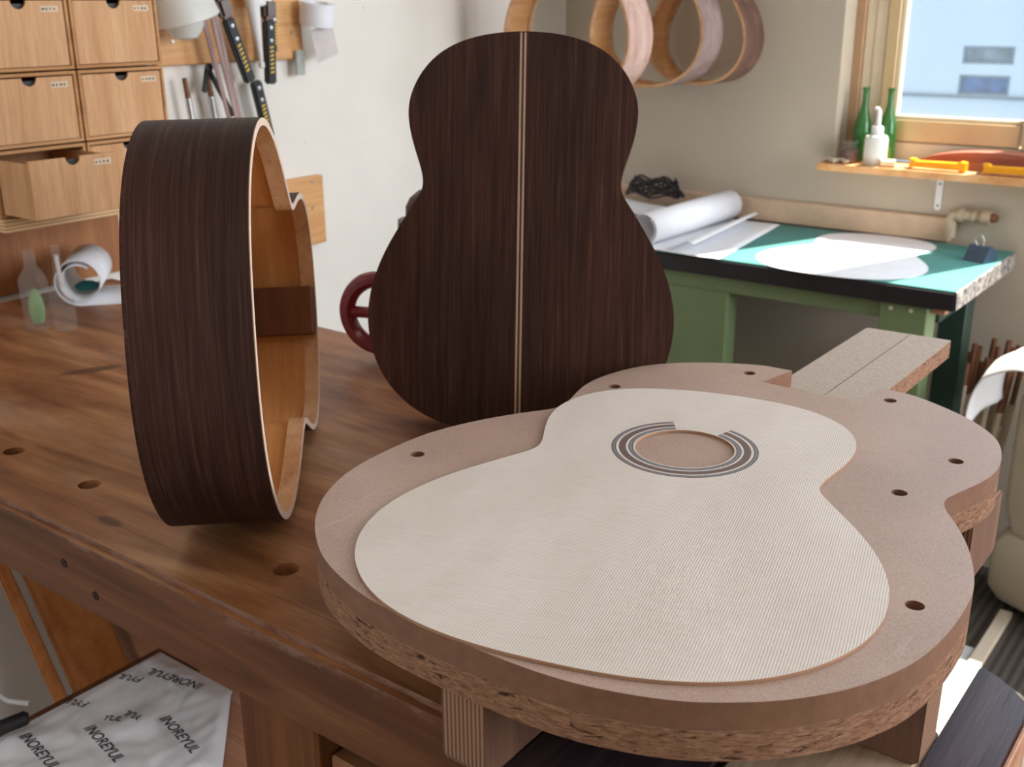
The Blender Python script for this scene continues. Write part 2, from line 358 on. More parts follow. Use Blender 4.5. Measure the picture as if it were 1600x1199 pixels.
HALF_U = [(0, 0.426), (0.0214, 0.4252), (0.0457, 0.422), (0.0693, 0.4155), (0.0907, 0.4036), (0.1084, 0.3862), (0.1193, 0.3619), (0.1217, 0.3477), (0.1208, 0.3315), (0.1172, 0.3144), (0.1115, 0.2977), (0.1065, 0.2831), (0.1048, 0.2731), (0.1054, 0.2657), (0.1074, 0.2592),
          (0.1113, 0.2537), (0.1152, 0.2481), (0.1230, 0.2364), (0.1306, 0.2237), (0.1395, 0.2099), (0.1478, 0.1945), (0.1556, 0.1773), (0.1623, 0.158), (0.1660, 0.1371), (0.1666, 0.1154), (0.1634, 0.0936), (0.1562, 0.0721), (0.1463, 0.0539), (0.1307, 0.0353), (0.1106, 0.0204), (0.0903, 0.0105), (0.0683, 0.0044), (0.0450, 0.0014), (0.0200, 0.0001)]
def guitar(k=1.0, sy=1.0, sub=2, src=None):
    H_ = src or HALF
    full = H_ + [(-x, y) for x, y in H_[::-1] if x > 0]
    for _ in range(1): full = smooth_closed(full, 1, 0)
    return [(x * k, y * k * sy) for x, y in smooth_closed(full, 2, sub)]
def offset(p, d):
    n = len(p); out = []
    for i in range(n):
        a, b = Vector(p[i - 1]), Vector(p[(i + 1) % n]); t = (b - a).normalized(); nn = Vector((-t.y, t.x))
        out.append((p[i][0] - nn.x * d, p[i][1] - nn.y * d))
    return out
def cw(p):  # ensure clockwise like HALF order (top -> right -> bottom)
    s = sum(p[i - 1][0] * p[i][1] - p[i][0] * p[i - 1][1] for i in range(len(p)))
    return p if s < 0 else p[::-1]
def band(bm, outer, inner, z0, z1, uvs=True):
    """closed wall between two outlines from z0 to z1 with UV u=arc length, v=height"""
    n = len(outer); uv = bm.loops.layers.uv.new('UVMap'); L = [0]
    for i in range(n): L.append(L[-1] + (Vector(outer[(i + 1) % n]) - Vector(outer[i])).length)
    def ringv(p, z): return [bm.verts.new((x, y, z)) for x, y in p]
    R = [ringv(outer, z0), ringv(outer, z1), ringv(inner, z1), ringv(inner, z0)]; V = [z0, z1, z1 + .003, z0 + .003]
    for s in range(4):
        a, b = R[s], R[(s + 1) % 4]
        for i in range(n):
            j = (i + 1) % n; f = bm.faces.new((a[i], a[j], b[j], b[i])); us = (L[i], L[i + 1], L[i + 1], L[i]); vv = (V[s], V[s], V[(s + 1) % 4], V[(s + 1) % 4])
            for lo, u, v_ in zip(f.loops, us, vv): lo[uv].uv = (u, v_)
    return bm

def guitar_body(name, label, k, sy, depth, mw, group, src=None):
    root = thing(name, label, 'guitar body', group=group); root.matrix_world = mw
    P = cw(guitar(k, sy, 2, src)); I1 = offset(P, -0.0022); 
    if abs(I1[5][0]) > abs(P[5][0]) and I1[0][1] > P[0][1]: sgn = 1
    else: sgn = -1
    off = lambda d: offset(P, sgn * d)
    t = 0.003
    bm = B(); band(bm, P, off(0.0018), 0.0025, depth - 0.0004); mk('side_skin', bm, M_ROSE_SIDE, root, True, True)
    bm = B(); band(bm, off(0.0018), off(0.0042), 0.004, depth); o = mk('side_laminate', bm, [M_INNER_SIDE], root, True, True)
    bm = B(); band(bm, off(0.0010), off(0.0072), depth - 0.016, depth + 0.0003); mk('rim_lining', bm, M_LINER, root, True, True)
    bm = B(); band(bm, off(0.0006), off(0.0071), depth + 0.0003, depth + 0.0007); mk('rim_edge', bm, M_RIM, root, True, True)
    bm = B(); band(bm, off(0.0042), off(0.0080), 0.0042, 0.013); mk('back_lining', bm, M_LINER, root, True, True)
    # back plate in two halves beside the centre inlay
    w = 0.0036 * k * 1.0
    Q = P
    def half(s):
        pts = [(x, y) for x, y in Q]
        out = []; n = len(pts)
        for i in range(n):
            a, b = pts[i], pts[(i + 1) % n]
            ia, ib = a[0] * s > w, b[0] * s > w
            if ia: out.append(a)
            if ia != ib:
                q = (w * s - a[0]) / (b[0] - a[0]); out.append((w * s, a[1] + q * (b[1] - a[1])))
        return out
    for s in (1, -1):
        bm = B(); slab(bm, [half(s)], 0.0, 0.0025, 0, 0); mk('back_plate', bm, M_ROSE, root, False, True)
    ys = [y for x, y in Q]; y0, y1 = min(ys), max(ys)
    bm = B()
    box(bm, (-w, y0 + 0.0001, 0.0003), (w, y1 - 0.0001, 0.0024)); mk('centre_inlay', bm, M_MAHOG if False else M_BLACKINLAY, root, False, True)
    for s in (1, -1):
        bm = B(); x0, x1 = sorted((s * 0.0011, s * 0.0033)); box(bm, (x0, y0 + 0.002, -0.0001), (x1, y1 - 0.0012, 0.0024)); mk('inlay_line', bm, M_INLAY, root, False, True)
    bm = B(); slab(bm, [off(0.0044)], 0.0026, 0.0041); mk('inner_back', bm, M_INNER, root, False, True)
    bm = B(); box(bm, (-0.032 * k, y0 + 0.006, 0.0042), (0.032 * k, y1 - 0.02, 0.0085), 0.0015); mk('centre_strip', bm, M_MAHOG, root, False, True)
    bm = B(); box(bm, (-0.03 * k, y1 - 0.03, 0.0087), (0.03 * k, y1 - 0.0048, depth - 0.0005), 0.003); mk('neck_block', bm, M_MAHOG, root, False, True)
    return root
M_BLACKINLAY = plain('dark_inlay', sr(44, 28, 24), 0.5)

# ================================================================== SETTING
XW, YW = -1.78, 2.60
bm = B(); box(bm, (XW - 0.1, -1.6, -0.1), (2.25, YW + 0.1, 0.0)); st(mk('floor', bm, M_FLOOR))
bm = B(); box(bm, (XW - 0.1, -1.6, 2.42), (2.25, YW + 0.1, 2.52)); st(mk('ceiling', bm, M_CEIL))
bm = B(); box(bm, (XW - 0.1, -1.6, 0), (XW, YW + 0.1, 2.42)); st(mk('wall_left', bm, M_WALL))
bm = B(); box(bm, (XW, -1.7, 0), (2.15, -1.6, 2.42)); st(mk('wall_rear', bm, M_WALL))
bm = B()
OX0, OX1, OZ0, OZ1 = -0.998, 0.42, 0.934, 2.34; YT = YW + 0.16
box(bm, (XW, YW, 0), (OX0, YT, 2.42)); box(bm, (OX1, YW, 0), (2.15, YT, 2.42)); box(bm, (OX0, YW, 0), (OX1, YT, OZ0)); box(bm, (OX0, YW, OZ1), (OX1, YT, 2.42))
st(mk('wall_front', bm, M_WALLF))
bm = B(); X0 = 2.15
box(bm, (X0, -1.6, 0), (X0 + .1, YT, 0.9)); box(bm, (X0, -1.6, 2.2), (X0 + .1, YT, 2.42)); box(bm, (X0, -1.6, .9), (X0 + .1, 1.0, 2.2)); box(bm, (X0, 2.5, .9), (X0 + .1, YT, 2.2))
st(mk('wall_right', bm, M_WALL))
w2 = bpy.data.objects.new('window_2', None); COL.objects.link(w2); w2.location = (X0, 1.75, 0.9); st(w2)  # unseen window, placed to bring light onto the left wall
for a, b in (((X0 + .02, 1.0, .9), (X0 + .07, 1.06, 2.2)), ((X0 + .02, 2.44, .9), (X0 + .07, 2.5, 2.2)), ((X0 + .02, 1.06, .9), (X0 + .07, 2.44, .96)), ((X0 + .02, 1.06, 2.14), (X0 + .07, 2.44, 2.2)), ((X0 + .02, 1.73, .96), (X0 + .07, 1.77, 2.14))):
    bm = B(); box(bm, a, b, .004); mk('window_frame', bm, M_GOLD, w2)
bm = B(); box(bm, (X0 + .045, 1.06, .96), (X0 + .049, 2.44, 2.14)); mk('pane', bm, M_PANE, w2)

# window above the shelf
win = bpy.data.objects.new('window_1', None); COL.objects.link(win); win.location = (-0.3, 2.68, 0.95); st(win)
def wbox(name, lo, hi, m, bev=0.0015):
    bm = B(); box(bm, lo, hi, bev); return mk(name, bm, m, win)
wbox('brown_jamb', (OX0, 2.672, 0.952), (-0.976, 2.74, OZ1), M_BROWNTRIM)
wbox('jamb_panel', (-0.9755, 2.682, 0.952), (-0.952, 2.74, OZ1), M_CREAM)
wbox('jamb_panel', (-0.9512, 2.679, 0.952), (-0.924, 2.74, OZ1), M_CREAM)
wbox('sash_stile', (-0.921, 2.672, 1.0468), (-0.893, 2.71, 2.26), M_GOLD)
wbox('glazing_bead', (-0.8928, 2.678, 1.0475), (-0.882, 2.706, 2.23), M_CREAM)
wbox('sash_rail', (-0.9205, 2.672, 0.9965), (-0.60, 2.71, 1.0465), M_GOLD)
wbox('glazing_bead', (-0.8815, 2.678, 1.047), (-0.60, 2.706, 1.056), M_CREAM)
wbox('sill_frame', (-0.9235, 2.676, 0.952), (OX1, 2.74, 0.994), M_CREAM)
wbox('head_frame', (-0.9235, 2.676, 2.28), (OX1, 2.74, OZ1), M_GOLD)
wbox('mullion', (-0.593, 2.668, 0.9945), (-0.468, 2.72, 2.2795), M_GOLD)
wbox('sash_rail', (-0.467, 2.672, 0.9965), (0.36, 2.71, 1.05), M_GOLD)
wbox('sash_stile', (0.361, 2.672, 0.9945), (OX1, 2.72, 2.2795), M_GOLD)
wbox('pane', (-0.882, 2.694, 1.056), (-0.594, 2.697, 2.275), M_PANE, 0)
wbox('pane', (-0.467, 2.694, 1.05), (0.36, 2.697, 2.275), M_PANE, 0)
bm = B(); box(bm, (XW, YW - 0.016, 0.786), (-0.70, YW, 0.842), 0.003); st(mk('trim_1', bm, plain('wall_ledger_paint', sr(206, 178, 150), 0.7)))

# building outside
bd = thing('building', 'pale rendered building seen through the window, with two slit windows', 'building', (0, 24, -6))
bm = B(); FY = 24
holes = [(-6.67, -5.70, 2 and -0.02 + 0.13, 0.48), (-6.69, -5.71, -0.47, -0.095)]
holes = [(-6.68, -5.69, 0.115, 0.46), (-6.70, -5.71, -0.49, -0.10)]
slab(bm, [[(-30, -6), (16, -6), (16, 13), (-30, 13)]] + [[(a, c), (b, c), (b, d), (a, d)] for a, b, c, d in holes], 0, 0.25, f=lambda x, y, z: Vector((x, FY + z, y)))
mk('facade', bm, M_FACADE, bd)
M_WIN1 = plain('far_window_glass_grey', sr(128, 142, 150), 0.25, var=0.2, scale=3); M_WIN2 = plain('far_window_glass_blue', sr(92, 120, 158), 0.25, var=0.2, scale=3); M_WF = plain('far_window_frame', sr(128, 142, 148), 0.5)
for i, (a, b, c, d) in enumerate(holes):
    bm = B(); slab(bm, [[(a, c), (b, c), (b, d), (a, d)], [(a + .05, c + .05), (b - .05, c + .05), (b - .05, d - .05), (a + .05, d - .05)]], 0.02, 0.1, f=lambda x, y, z: Vector((x, FY + z, y)))
    fr = mk('window', bm, M_WF, bd); bm = B(); box(bm, (a + .04, FY + .06, c + .04), (b - .04, FY + .09, d - .04)); mk('pane', bm, (M_WIN1, M_WIN2)[i], fr)
bm = B(); box(bm, (-30, FY - .05, -0.56), (16, FY - 0.005, -0.50)); mk('facade_ledge', bm, M_WF, bd)

# ================================================================== WORKBENCH
bench = thing('workbench', 'worn pine woodworking bench with dog holes, carrying the guitar parts', 'workbench', (-0.9, 0.79, 0))
BZ = 0.85; BX0, BX1 = -1.735, -0.362
dogs = [(-1.11, 0.556), (-0.963, 0.554), (-0.666, 0.552), (-1.257, 0.557), (-1.404, 0.558), (-0.80, 0.965)]
ysplit = [0.516, 0.628, 0.785, 0.942, 1.097]
for i in range(4):
    y0, y1 = ysplit[i] + 0.0002, ysplit[i + 1] - 0.0002
    hs = [circ(x, y, 0.0115, 20) for x, y in dogs if y0 < y < y1 and (x, y) != dogs[5]]
    bm = B(); out = rrect(BX0, y0, BX1, y1, 0.003, 3)
    slab(bm, [out] + hs, BZ - 0.045, BZ)
    mk('top_plank', bm, M_BENCH, bench, False)
# front apron and frame
bm = B(); box(bm, (BX0, 0.478, 0.775), (BX1, 0.5158, BZ))
es = [e for e in bm.edges if all(v.co.z > BZ - 0.001 and v.co.y < 0.479 for v in e.verts)]
bmesh.ops.bevel(bm, geom=es, offset=0.006, segments=4, affect='EDGES')
bm.normal_update()
for f in bm.faces:
    if f.normal.z > 0.8: f.material_index = 1
mk('front_apron', bm, [M_APRON, M_BENCH], bench, True)
bm = B(); box(bm, (BX0, 1.062, 0.745), (BX1, 1.095, BZ - 0.0455), 0.002); mk('back_apron', bm, M_APRON, bench)
for x0, y0 in ((-0.665, 0.488), (-1.70, 0.985), (-0.46, 1.0), (-0.46, 0.52)):
    bm = B(); box(bm, (x0, y0, 0), (x0 + 0.095, y0 + 0.055, 0.7745 if y0 < .9 else 0.744), 0.003); mk('leg', bm, M_LEG, bench)
bm = B(); box(bm, (-0.568, 0.50, 0.62), (-0.462, 0.53, 0.735), 0.002); mk('front_rail', bm, wood('rail_wood', sr(128, 84, 56), sr(156, 108, 76), sr(176, 130, 96), 'z', 30), bench)
bm = B(); box(bm, (-1.235, 0.50, 0.34), (-0.668, 0.80, 0.36), 0.002); mk('lower_shelf', bm, M_LEG, bench)
bm = B(); box(bm, (-1.73, 0.955, 0.06), (-0.47, 0.968, 0.74), 0.001); mk('back_panel', bm, wood('brown_panel', sr(150, 100, 70), sr(170, 118, 86), sr(184, 134, 100), 'x', 8), bench)
for x, z in ((-0.895, 0.815), (-0.848, 0.796)):
    bm = B(); lathe(bm, [(0, 0.0), (0.0045, 0.0), (0.0045, 0.0008), (0, 0.0008)], (x, 0.4781, z), 12, Matrix.Rotation(PI / 2, 3, 'X')); mk('knot', bm, M_ROSE, bench)
# dark boards at the front right and the tail-vise beam
vb = thing('vise_beam', 'dark lacquered curved-end wooden beam beside the bench, bottom right', 'vise', (-0.12, 0.5, 0))
bm = B(); lp = [(-0.1445, 0.30), (-0.1445, 0.752), (-0.142, 0.7545), (-0.130, 0.749), (-0.118, 0.739), (-0.108, 0.7285), (-0.1048, 0.724), (-0.1042, 0.720), (-0.1042, 0.30)]
slab(bm, [lp], 0.795, 0.8495)
es = [e for e in bm.edges if len(e.link_faces) == 2 and e.calc_face_angle(0) > 1.2 and all(v.co.z > .849 for v in e.verts)]
bmesh.ops.bevel(bm, geom=es, offset=0.002, segments=2, affect='EDGES')
mk('beam', bm, M_DARKWOOD, vb)
bm = B(); box(bm, (-0.1040, 0.30, 0.790), (-0.1005, 0.712, 0.8440), 0.001); mk('pale_edge', bm, M_PINK, vb)
vb.children[-1]['label'] = 'pale raw wood edge strip'
bm = B(); box(bm, (-0.13, 0.46, 0.0), (-0.10, 0.50, 0.7855), 0.002); mk('upright', bm, M_LEG, vb)
bm = B(); box(bm, (-0.3605, 0.43, 0.785), (-0.2475, 1.09, 0.8498), 0.004, seg=2); mk('dark_end_board', bm, M_DARKWOOD, bench)  # dark board put in at the bench end, under the work board
bench.children[-1]['label'] = 'dark board added at the bench end'
bm = B(); box(bm, (-0.2465, 0.48, 0.79), (-0.146, 0.664, 0.8495), 0.003); o = mk('pale_block', bm, wood('pale_block_wood', sr(156, 130, 106), sr(184, 158, 132), sr(204, 180, 156), 'y', 40), bench)

# things stored under the bench
bm = B()
pr = [thing, ]
def leaning(y0, y1, xf, zt, th, m, lab):
    # board leaning against the left wall
    a = Vector((xf, 0, 0)); b = Vector((XW + 0.004, 0, zt)); d = (b - a).normalized(); nrm = Vector((d.z, 0, -d.x))
    bm = B(); vs = []
    for y in (y0, y1):
        vs.append([bm.verts.new((p.x, y, p.z)) for p in (a, b, b + nrm * th, a + nrm * th)])
    for i in range(4): j = (i + 1) % 4; bm.faces.new((vs[0][i], vs[0][j], vs[1][j], vs[1][i]))
    bm.faces.new(vs[0][::-1]); bm.faces.new(vs[1]); bmesh.ops.bevel(bm, geom=list(bm.edges), offset=min(0.004, th / 3), segments=2, affect='EDGES')
    return tag(mk('leaning_board', bm, m), lab, 'board')
leaning(0.78, 0.803, -1.446, 0.55, 0.012, M_ORANGE, 'narrow rounded orange-brown batten, the left of two leaning on the left wall')
leaning(0.822, 0.93, -1.475, 0.54, 0.014, M_ORANGE, 'wider flat orange-brown board beside the batten, leaning on the left wall')
pk = thing('plank_stack', 'small stack of pinkish softwood blocks under the bench', 'wood', (-1.06, 0.6, 0.36))
for z0, z1, x0, x1 in ((0.3605, 0.384, -1.22, -0.885), (0.3845, 0.412, -1.19, -0.91), (0.4125, 0.4440, -1.13, -0.895)):
    bm = B(); box(bm, (x0, 0.50, z0), (x1, 0.772, z1), 0.002); mk('block', bm, M_PINK, pk)
bm = B(); box(bm, (-1.226, 0.45, 0.4125), (-1.135, 0.775, 0.4440), 0.001); tag(mk('thin_brown_board', bm, M_MAHOG), 'thin red-brown board under the printed plastic package', 'board')
pg = thing('wrapped_package', 'white plastic-wrapped package printed with black lettering under the bench', 'package', (-1.1, 0.63, 0.445))
bm = B(); NX, NY = 46, 46; g = []
for j in range(NY + 1):
    row = []
    for i in range(NX + 1):
        u, v_ = i / NX, j / NY
        y = 0.455 + v_ * 0.312; x = -1.212 + u * (min(0.158 + 1.07 * max(0, 0.764 - y), 0.272 + 0.006 * math.sin(y * 60)))
        e = min(u, 1 - u, v_, 1 - v_)
        h = 0.006 + 0.010 * max(0, noise.noise((x * 16, y * 16, 0))) + 0.005 * abs(noise.noise((x * 45, y * 30 + x * 20, 3))) + 0.003 * abs(noise.noise((x * 110, y * 70, 5)))
        h *= min(1, e * 12); row.append(bm.verts.new((x, y, 0.4455 + h)))
    g.append(row)
for j in range(NY):
    for i in range(NX): bm.faces.new((g[j][i], g[j][i + 1], g[j + 1][i + 1], g[j + 1][i]))
mk('film', bm, M_FILM, pg, True, angle=3)
def text(body, size, loc, rot, m, parent, name='lettering', shear=0.0):
    cu = bpy.data.curves.new(name, 'FONT'); cu.body = body; cu.size = size; cu.shear = shear; cu.extrude = 0.0002; cu.offset = size * 0.012
    tmp = bpy.data.objects.new(name, cu); COL.objects.link(tmp)
    dg = bpy.context.evaluated_depsgraph_get(); me = bpy.data.meshes.new_from_object(tmp.evaluated_get(dg)); bpy.data.objects.remove(tmp)
    me.transform(Matrix.Translation(Vector(loc) - worg(parent)) @ rot.to_4x4()); me.materials.clear()
    return link(name, me, m, parent)
for body, s, x, y, a in (('INOREYUL', 0.019, -1.078, 0.742, 192), ('FYUL', 0.016, -1.155, 0.703, 200), ('INOREYUL', 0.019, -1.065, 0.660, -12), ('INOREYUL', 0.019, -1.125, 0.592, -10),
                         ('INOREYUL', 0.019, -1.175, 0.535, -8), ('FYUL', 0.016, -1.165, 0.628, 200), ('YUL', 0.015, -1.085, 0.652, 190), ('YUL', 0.014, -1.122, 0.615, 30)):
    text(body, s, (x, y, 0.4605), Matrix.Rotation(math.radians(a), 3, 'Z'), M_INK, pg, shear=0.2)
bm = B(); tube(bm, [(-1.184, 0.556, 0.472), (-1.186, 0.552, 0.472), (-1.199, 0.505, 0.470), (-1.200, 0.500, 0.470)], [0.006, 0.0095, 0.0095, 0.008], 16)
tag(mk('black_cap', bm, M_BLACK, None, True), 'black cylindrical cap lying on the left edge of the package', 'cap')
bm = B(); tube(bm, [(XW + .004, 0.66, 0.37), (-1.70, 0.675, 0.318), (-1.63, 0.69, 0.275), (-1.55, 0.70, 0.26), (-1.50, 0.71, 0.27)], 0.0045, 8)
tag(mk('white_cable', bm, M_WHITEPL, None, True), 'white cable running from the wall behind the package', 'cable')

# ================================================================== JIG (soundboard work board)
ZT = 0.946; ZM = ZT - 0.0185; ZC = ZM - 0.0205
jig = thing('soundboard_workboard', 'guitar-shaped layered work board with drilled holes and neck extension, under the soundboard', 'work board', (-0.378, 0.75, 0.85))
JR = [(0.045, 1.0425), (0.075, 1.041), (0.103, 1.030), (0.137, 1.010), (0.162, 0.988), (0.180, 0.963), (0.191, 0.932), (0.196, 0.900), (0.194, 0.873), (0.188, 0.849), (0.182, 0.828), (0.1795, 0.816), (0.181, 0.806), (0.186, 0.795),
      (0.198, 0.777), (0.209, 0.758), (0.220, 0.735), (0.230, 0.708), (0.2365, 0.682), (0.2385, 0.655), (0.2385, 0.630), (0.2365, 0.603), (0.231, 0.575), (0.221, 0.549), (0.2075, 0.525), (0.189, 0.502), (0.168, 0.483), (0.142, 0.465), (0.112, 0.452), (0.078, 0.4425), (0.040, 0.4385), (0.0, 0.4378)]
CX = -0.3785
right = [(CX + x, y) for x, y in JR]; left = [(CX - x, y) for x, y in JR[:-1]][::-1]
def sm_open(p, it=1):
    q = [p[0]]
    for i in range(len(p) - 1):
        a, b, c, d = p[max(i - 1, 0)], p[i], p[i + 1], p[min(i + 2, len(p) - 1)]
        if 0 < i < len(p) - 2: q.append(tuple((-a[k] + 9 * b[k] + 9 * c[k] - d[k]) / 16 for k in (0, 1)))
        else: q.append(tuple((b[k] + c[k]) / 2 for k in (0, 1)))
        q.append(c)
    return q
J = sm_open(sm_open(right + left))
holes7 = [(-0.59, 0.642), (-0.547, 0.891), (-0.456, 1.009), (-0.31, 1.012), (-0.215, 0.897), (-0.232, 0.807), (-0.167, 0.643)]
notch = [(-0.4335, 0.990), (-0.333, 0.990)]
bm = B(); slab(bm, [J + notch] + [circ(x, y, 0.0062, 18) for x, y in holes7], ZM, ZT, 0, 1); mk('mdf_layer', bm, [M_MDF, M_MDF_EDGE], jig)
NK = [(-0.4395, 1.035), (-0.4395, 1.306), (-0.4385, 1.3085), (-0.436, 1.31), (-0.342, 1.314), (-0.339, 1.313), (-0.338, 1.310), (-0.338, 1.036)]
bm = B(); slab(bm, [J + NK], ZC, ZM - 0.0002, 0, 1); mk('chipboard_layer', bm, [M_CHIP, M_CHIP_EDGE], jig)
bm = B(); box(bm, (-0.3862, 0.995, ZM - 0.0002), (-0.3857, 1.309, ZM + 0.0001)); mk('pencil_line', bm, M_INK, jig)
for (x0, y0, x1, y1) in ((-0.392, 0.4405, -0.358, 0.60), (-0.222, 0.86, -0.186, 0.95), (-0.58, 0.86, -0.545, 0.95)):
    bm = B()
    lp = [(y0, ZC - 0.0002), (y0, BZ + 0.006), (y0 + 0.002, BZ + 0.0015), (y0 + 0.006, BZ + 0.0003), (y1 - 0.006, BZ + 0.0003), (y1 - 0.002, BZ + 0.0015), (y1, BZ + 0.006), (y1, ZC - 0.0002)]
    slab(bm, [lp], x0, x1, 1, 0, f=lambda x, y, z: Vector((z, x, y)))
    mk('support_block', bm, [M_PLY_EDGE, M_PLY_FACE], jig)

bm = B(); lp = [(-0.243, ZC - 0.0002), (-0.243, BZ + 0.004), (-0.239, BZ + 0.0003), (-0.149, BZ + 0.0003), (-0.145, BZ + 0.004), (-0.1445, ZC - 0.0002)]
slab(bm, [lp], 0.614, 0.648, 0, 1, f=lambda x, y, z: Vector((x, z, y)))
mk('support_block', bm, [M_PLY_FACE, ply_mat('plywood_edge_layers_y', (1, 1, 1), 95, sr(108, 74, 56), sr(160, 124, 98), 'Y')], jig)

# ================================================================== SOUNDBOARD
ang = math.radians(14.496)
sbt = thing('soundboard', 'pale spruce guitar soundboard with soundhole and rosette rings, lying on the work board', 'soundboard', (-0.32216, 0.44693, ZT))
sbt.rotation_euler = (0, 0, ang)
HY = 0.3473
SBP = cw(guitar(1.0, 1.0, 2))
bm = B(); slab(bm, [SBP, circ(0, HY, 0.0423, 64)], 0.0003, 0.0026, 0, 1); mk('plate', bm, [M_SPRUCE, plain('spruce_edge', sr(170, 128, 98), 0.6)], sbt, local=True)
def arc(r0, r1, z0, z1, a0, a1, n=72):
    out = [(r1 * math.cos(a0 + (a1 - a0) * k / n), HY + r1 * math.sin(a0 + (a1 - a0) * k / n)) for k in range(n + 1)] + [(r0 * math.cos(a1 - (a1 - a0) * k / n), HY + r0 * math.sin(a1 - (a1 - a0) * k / n)) for k in range(n + 1)]
    bm = B(); slab(bm, [out], z0, z1); return bm
M_G = plain('rosette_grey', sr(138, 130, 134), 0.55, var=0.1, scale=900); M_DK = plain('rosette_dark_line', sr(78, 74, 84), 0.5)
M_BR = plain('rosette_brown_mosaic', sr(120, 100, 98), 0.5, var=0.25, scale=1500); M_WH = plain('rosette_pale', sr(226, 212, 200), 0.55)
A0 = math.radians(90 + 23.5); A1 = math.radians(360 + 90 - 27)
for r0, r1, m in ((0.0617, 0.0625, M_DK), (0.0594, 0.0617, M_G), (0.0586, 0.0594, M_DK), (0.0563, 0.0586, M_WH), (0.0558, 0.0563, M_DK), (0.0507, 0.0558, M_BR), (0.0502, 0.0507, M_DK), (0.0482, 0.0502, M_WH), (0.0475, 0.0482, M_DK), (0.0448, 0.0475, M_G), (0.0440, 0.0448, M_DK)):
    mk('rosette_ring', arc(r0, r1, 0.0022, 0.0027, A0, A1), m, sbt, local=True)

# ================================================================== GUITAR BODIES
GRP = None
M0, M1, M2 = Vector((0.7445, 0.6675, 0.0158)), Vector((-0.6465, 0.7266, -0.2326)), Vector((-0.1667, 0.1630, 0.9724))
kL = 0.9719; DL = 0.098
org = Vector((-0.8086, 0.7042, 1.0185)) - M1 * 0.25 * kL - M0 * DL
mw = Matrix(((-M2.x, M1.x, M0.x, org.x), (-M2.y, M1.y, M0.y, org.y), (-M2.z, M1.z, M0.z, org.z), (0, 0, 0, 1)))
guitar_body('unfinished_guitar', 'open dark rosewood guitar body lying on its side, orange wood inside, left of the other', kL, 1.0, DL, mw, None)
ex, ey, nn = Vector((0.8552, 0.5182, 0)), Vector((-0.0900, 0.1485, 0.9848)), Vector((0.5104, -0.8422, 0.1736))
t_ = -0.00436; ey2 = ey * math.cos(t_) - ex * math.sin(t_); ex2 = ex * math.cos(t_) + ey * math.sin(t_)
org = Vector((-0.6721, 0.8933, 0.8648)); Xl, Zl = -ex2, -nn
mw = Matrix(((Xl.x, ey2.x, Zl.x, org.x), (Xl.y, ey2.y, Zl.y, org.y), (Xl.z, ey2.z, Zl.z, org.z), (0, 0, 0, 1)))
guitar_body('unfinished_guitar', 'dark rosewood guitar body standing upright, back with two pale centre lines facing out', 1.0, 1.0, 0.084, mw, None, HALF_U)

# ================================================================== RED PRESS behind the upright body
vp = thing('bench_vise', 'maroon cast-iron vise with handwheel, mostly hidden behind the upright guitar body', 'vise', (-0.93, 1.045, 0.85))
bm = B(); prof = [(0.0, 0.0), (0.055, 0.0), (0.055, 0.018), (0.03, 0.03), (0.03, 0.14), (0.042, 0.17), (0.0405, 0.201), (0.0305, 0.2025), (0.030, 0.218), (0.024, 0.229), (0.013, 0.238), (0, 0.240)]
lathe(bm, prof, (-0.924, 1.045, 0.8505), 28); mk('column', bm, plain('dark_maroon_paint', sr(64, 26, 24), 0.4), vp, True)
bm = B(); box(bm, (-0.94, 1.02, 1.0), (-0.84, 1.07, 1.045), 0.006, seg=2); mk('arm', bm, M_RED, vp)
WC = Vector((-1.006, 1.03, 0.917)); MR = Matrix.Rotation(math.radians(20), 3, 'Z') @ Matrix.Rotation(PI / 2, 3, 'X')
bm = B(); pts = [WC + MR @ Vector((0.047 * math.cos(a * PI / 20), 0.047 * math.sin(a * PI / 20), 0)) for a in range(40)]
rings = []
for i, p in enumerate(pts):
    d = (p - WC).normalized(); ax = MR @ Vector((0, 0, 1))
    rings.append([bm.verts.new(p + (d * math.cos(k * PI / 5) + ax * math.sin(k * PI / 5)) * 0.0112) for k in range(10)])
for i in range(40):
    a, b = rings[i], rings[(i + 1) % 40]
    for k in range(10): bm.faces.new((a[k], a[(k + 1) % 10], b[(k + 1) % 10], b[k]))
hw = mk('handwheel', bm, M_RED, vp, True)
for a in (0.0, 2.094, 4.189):
    bm = B(); p = WC + MR @ Vector((0.042 * math.cos(a + PI), 0.042 * math.sin(a + PI), 0)); tube(bm, [WC, p], 0.008, 8); mk('spoke', bm, M_RED, hw, True)
bm = B(); tube(bm, [WC - MR @ Vector((0, 0, 0.012)), WC + MR @ Vector((0, 0, 0.012))], 0.013, 14); mk('hub', bm, M_RED, hw, True)
bm = B(); tube(bm, [WC, Vector((-0.93, 1.045, 0.917))], 0.008, 10); mk('screw', bm, M_STEEL, vp, True)

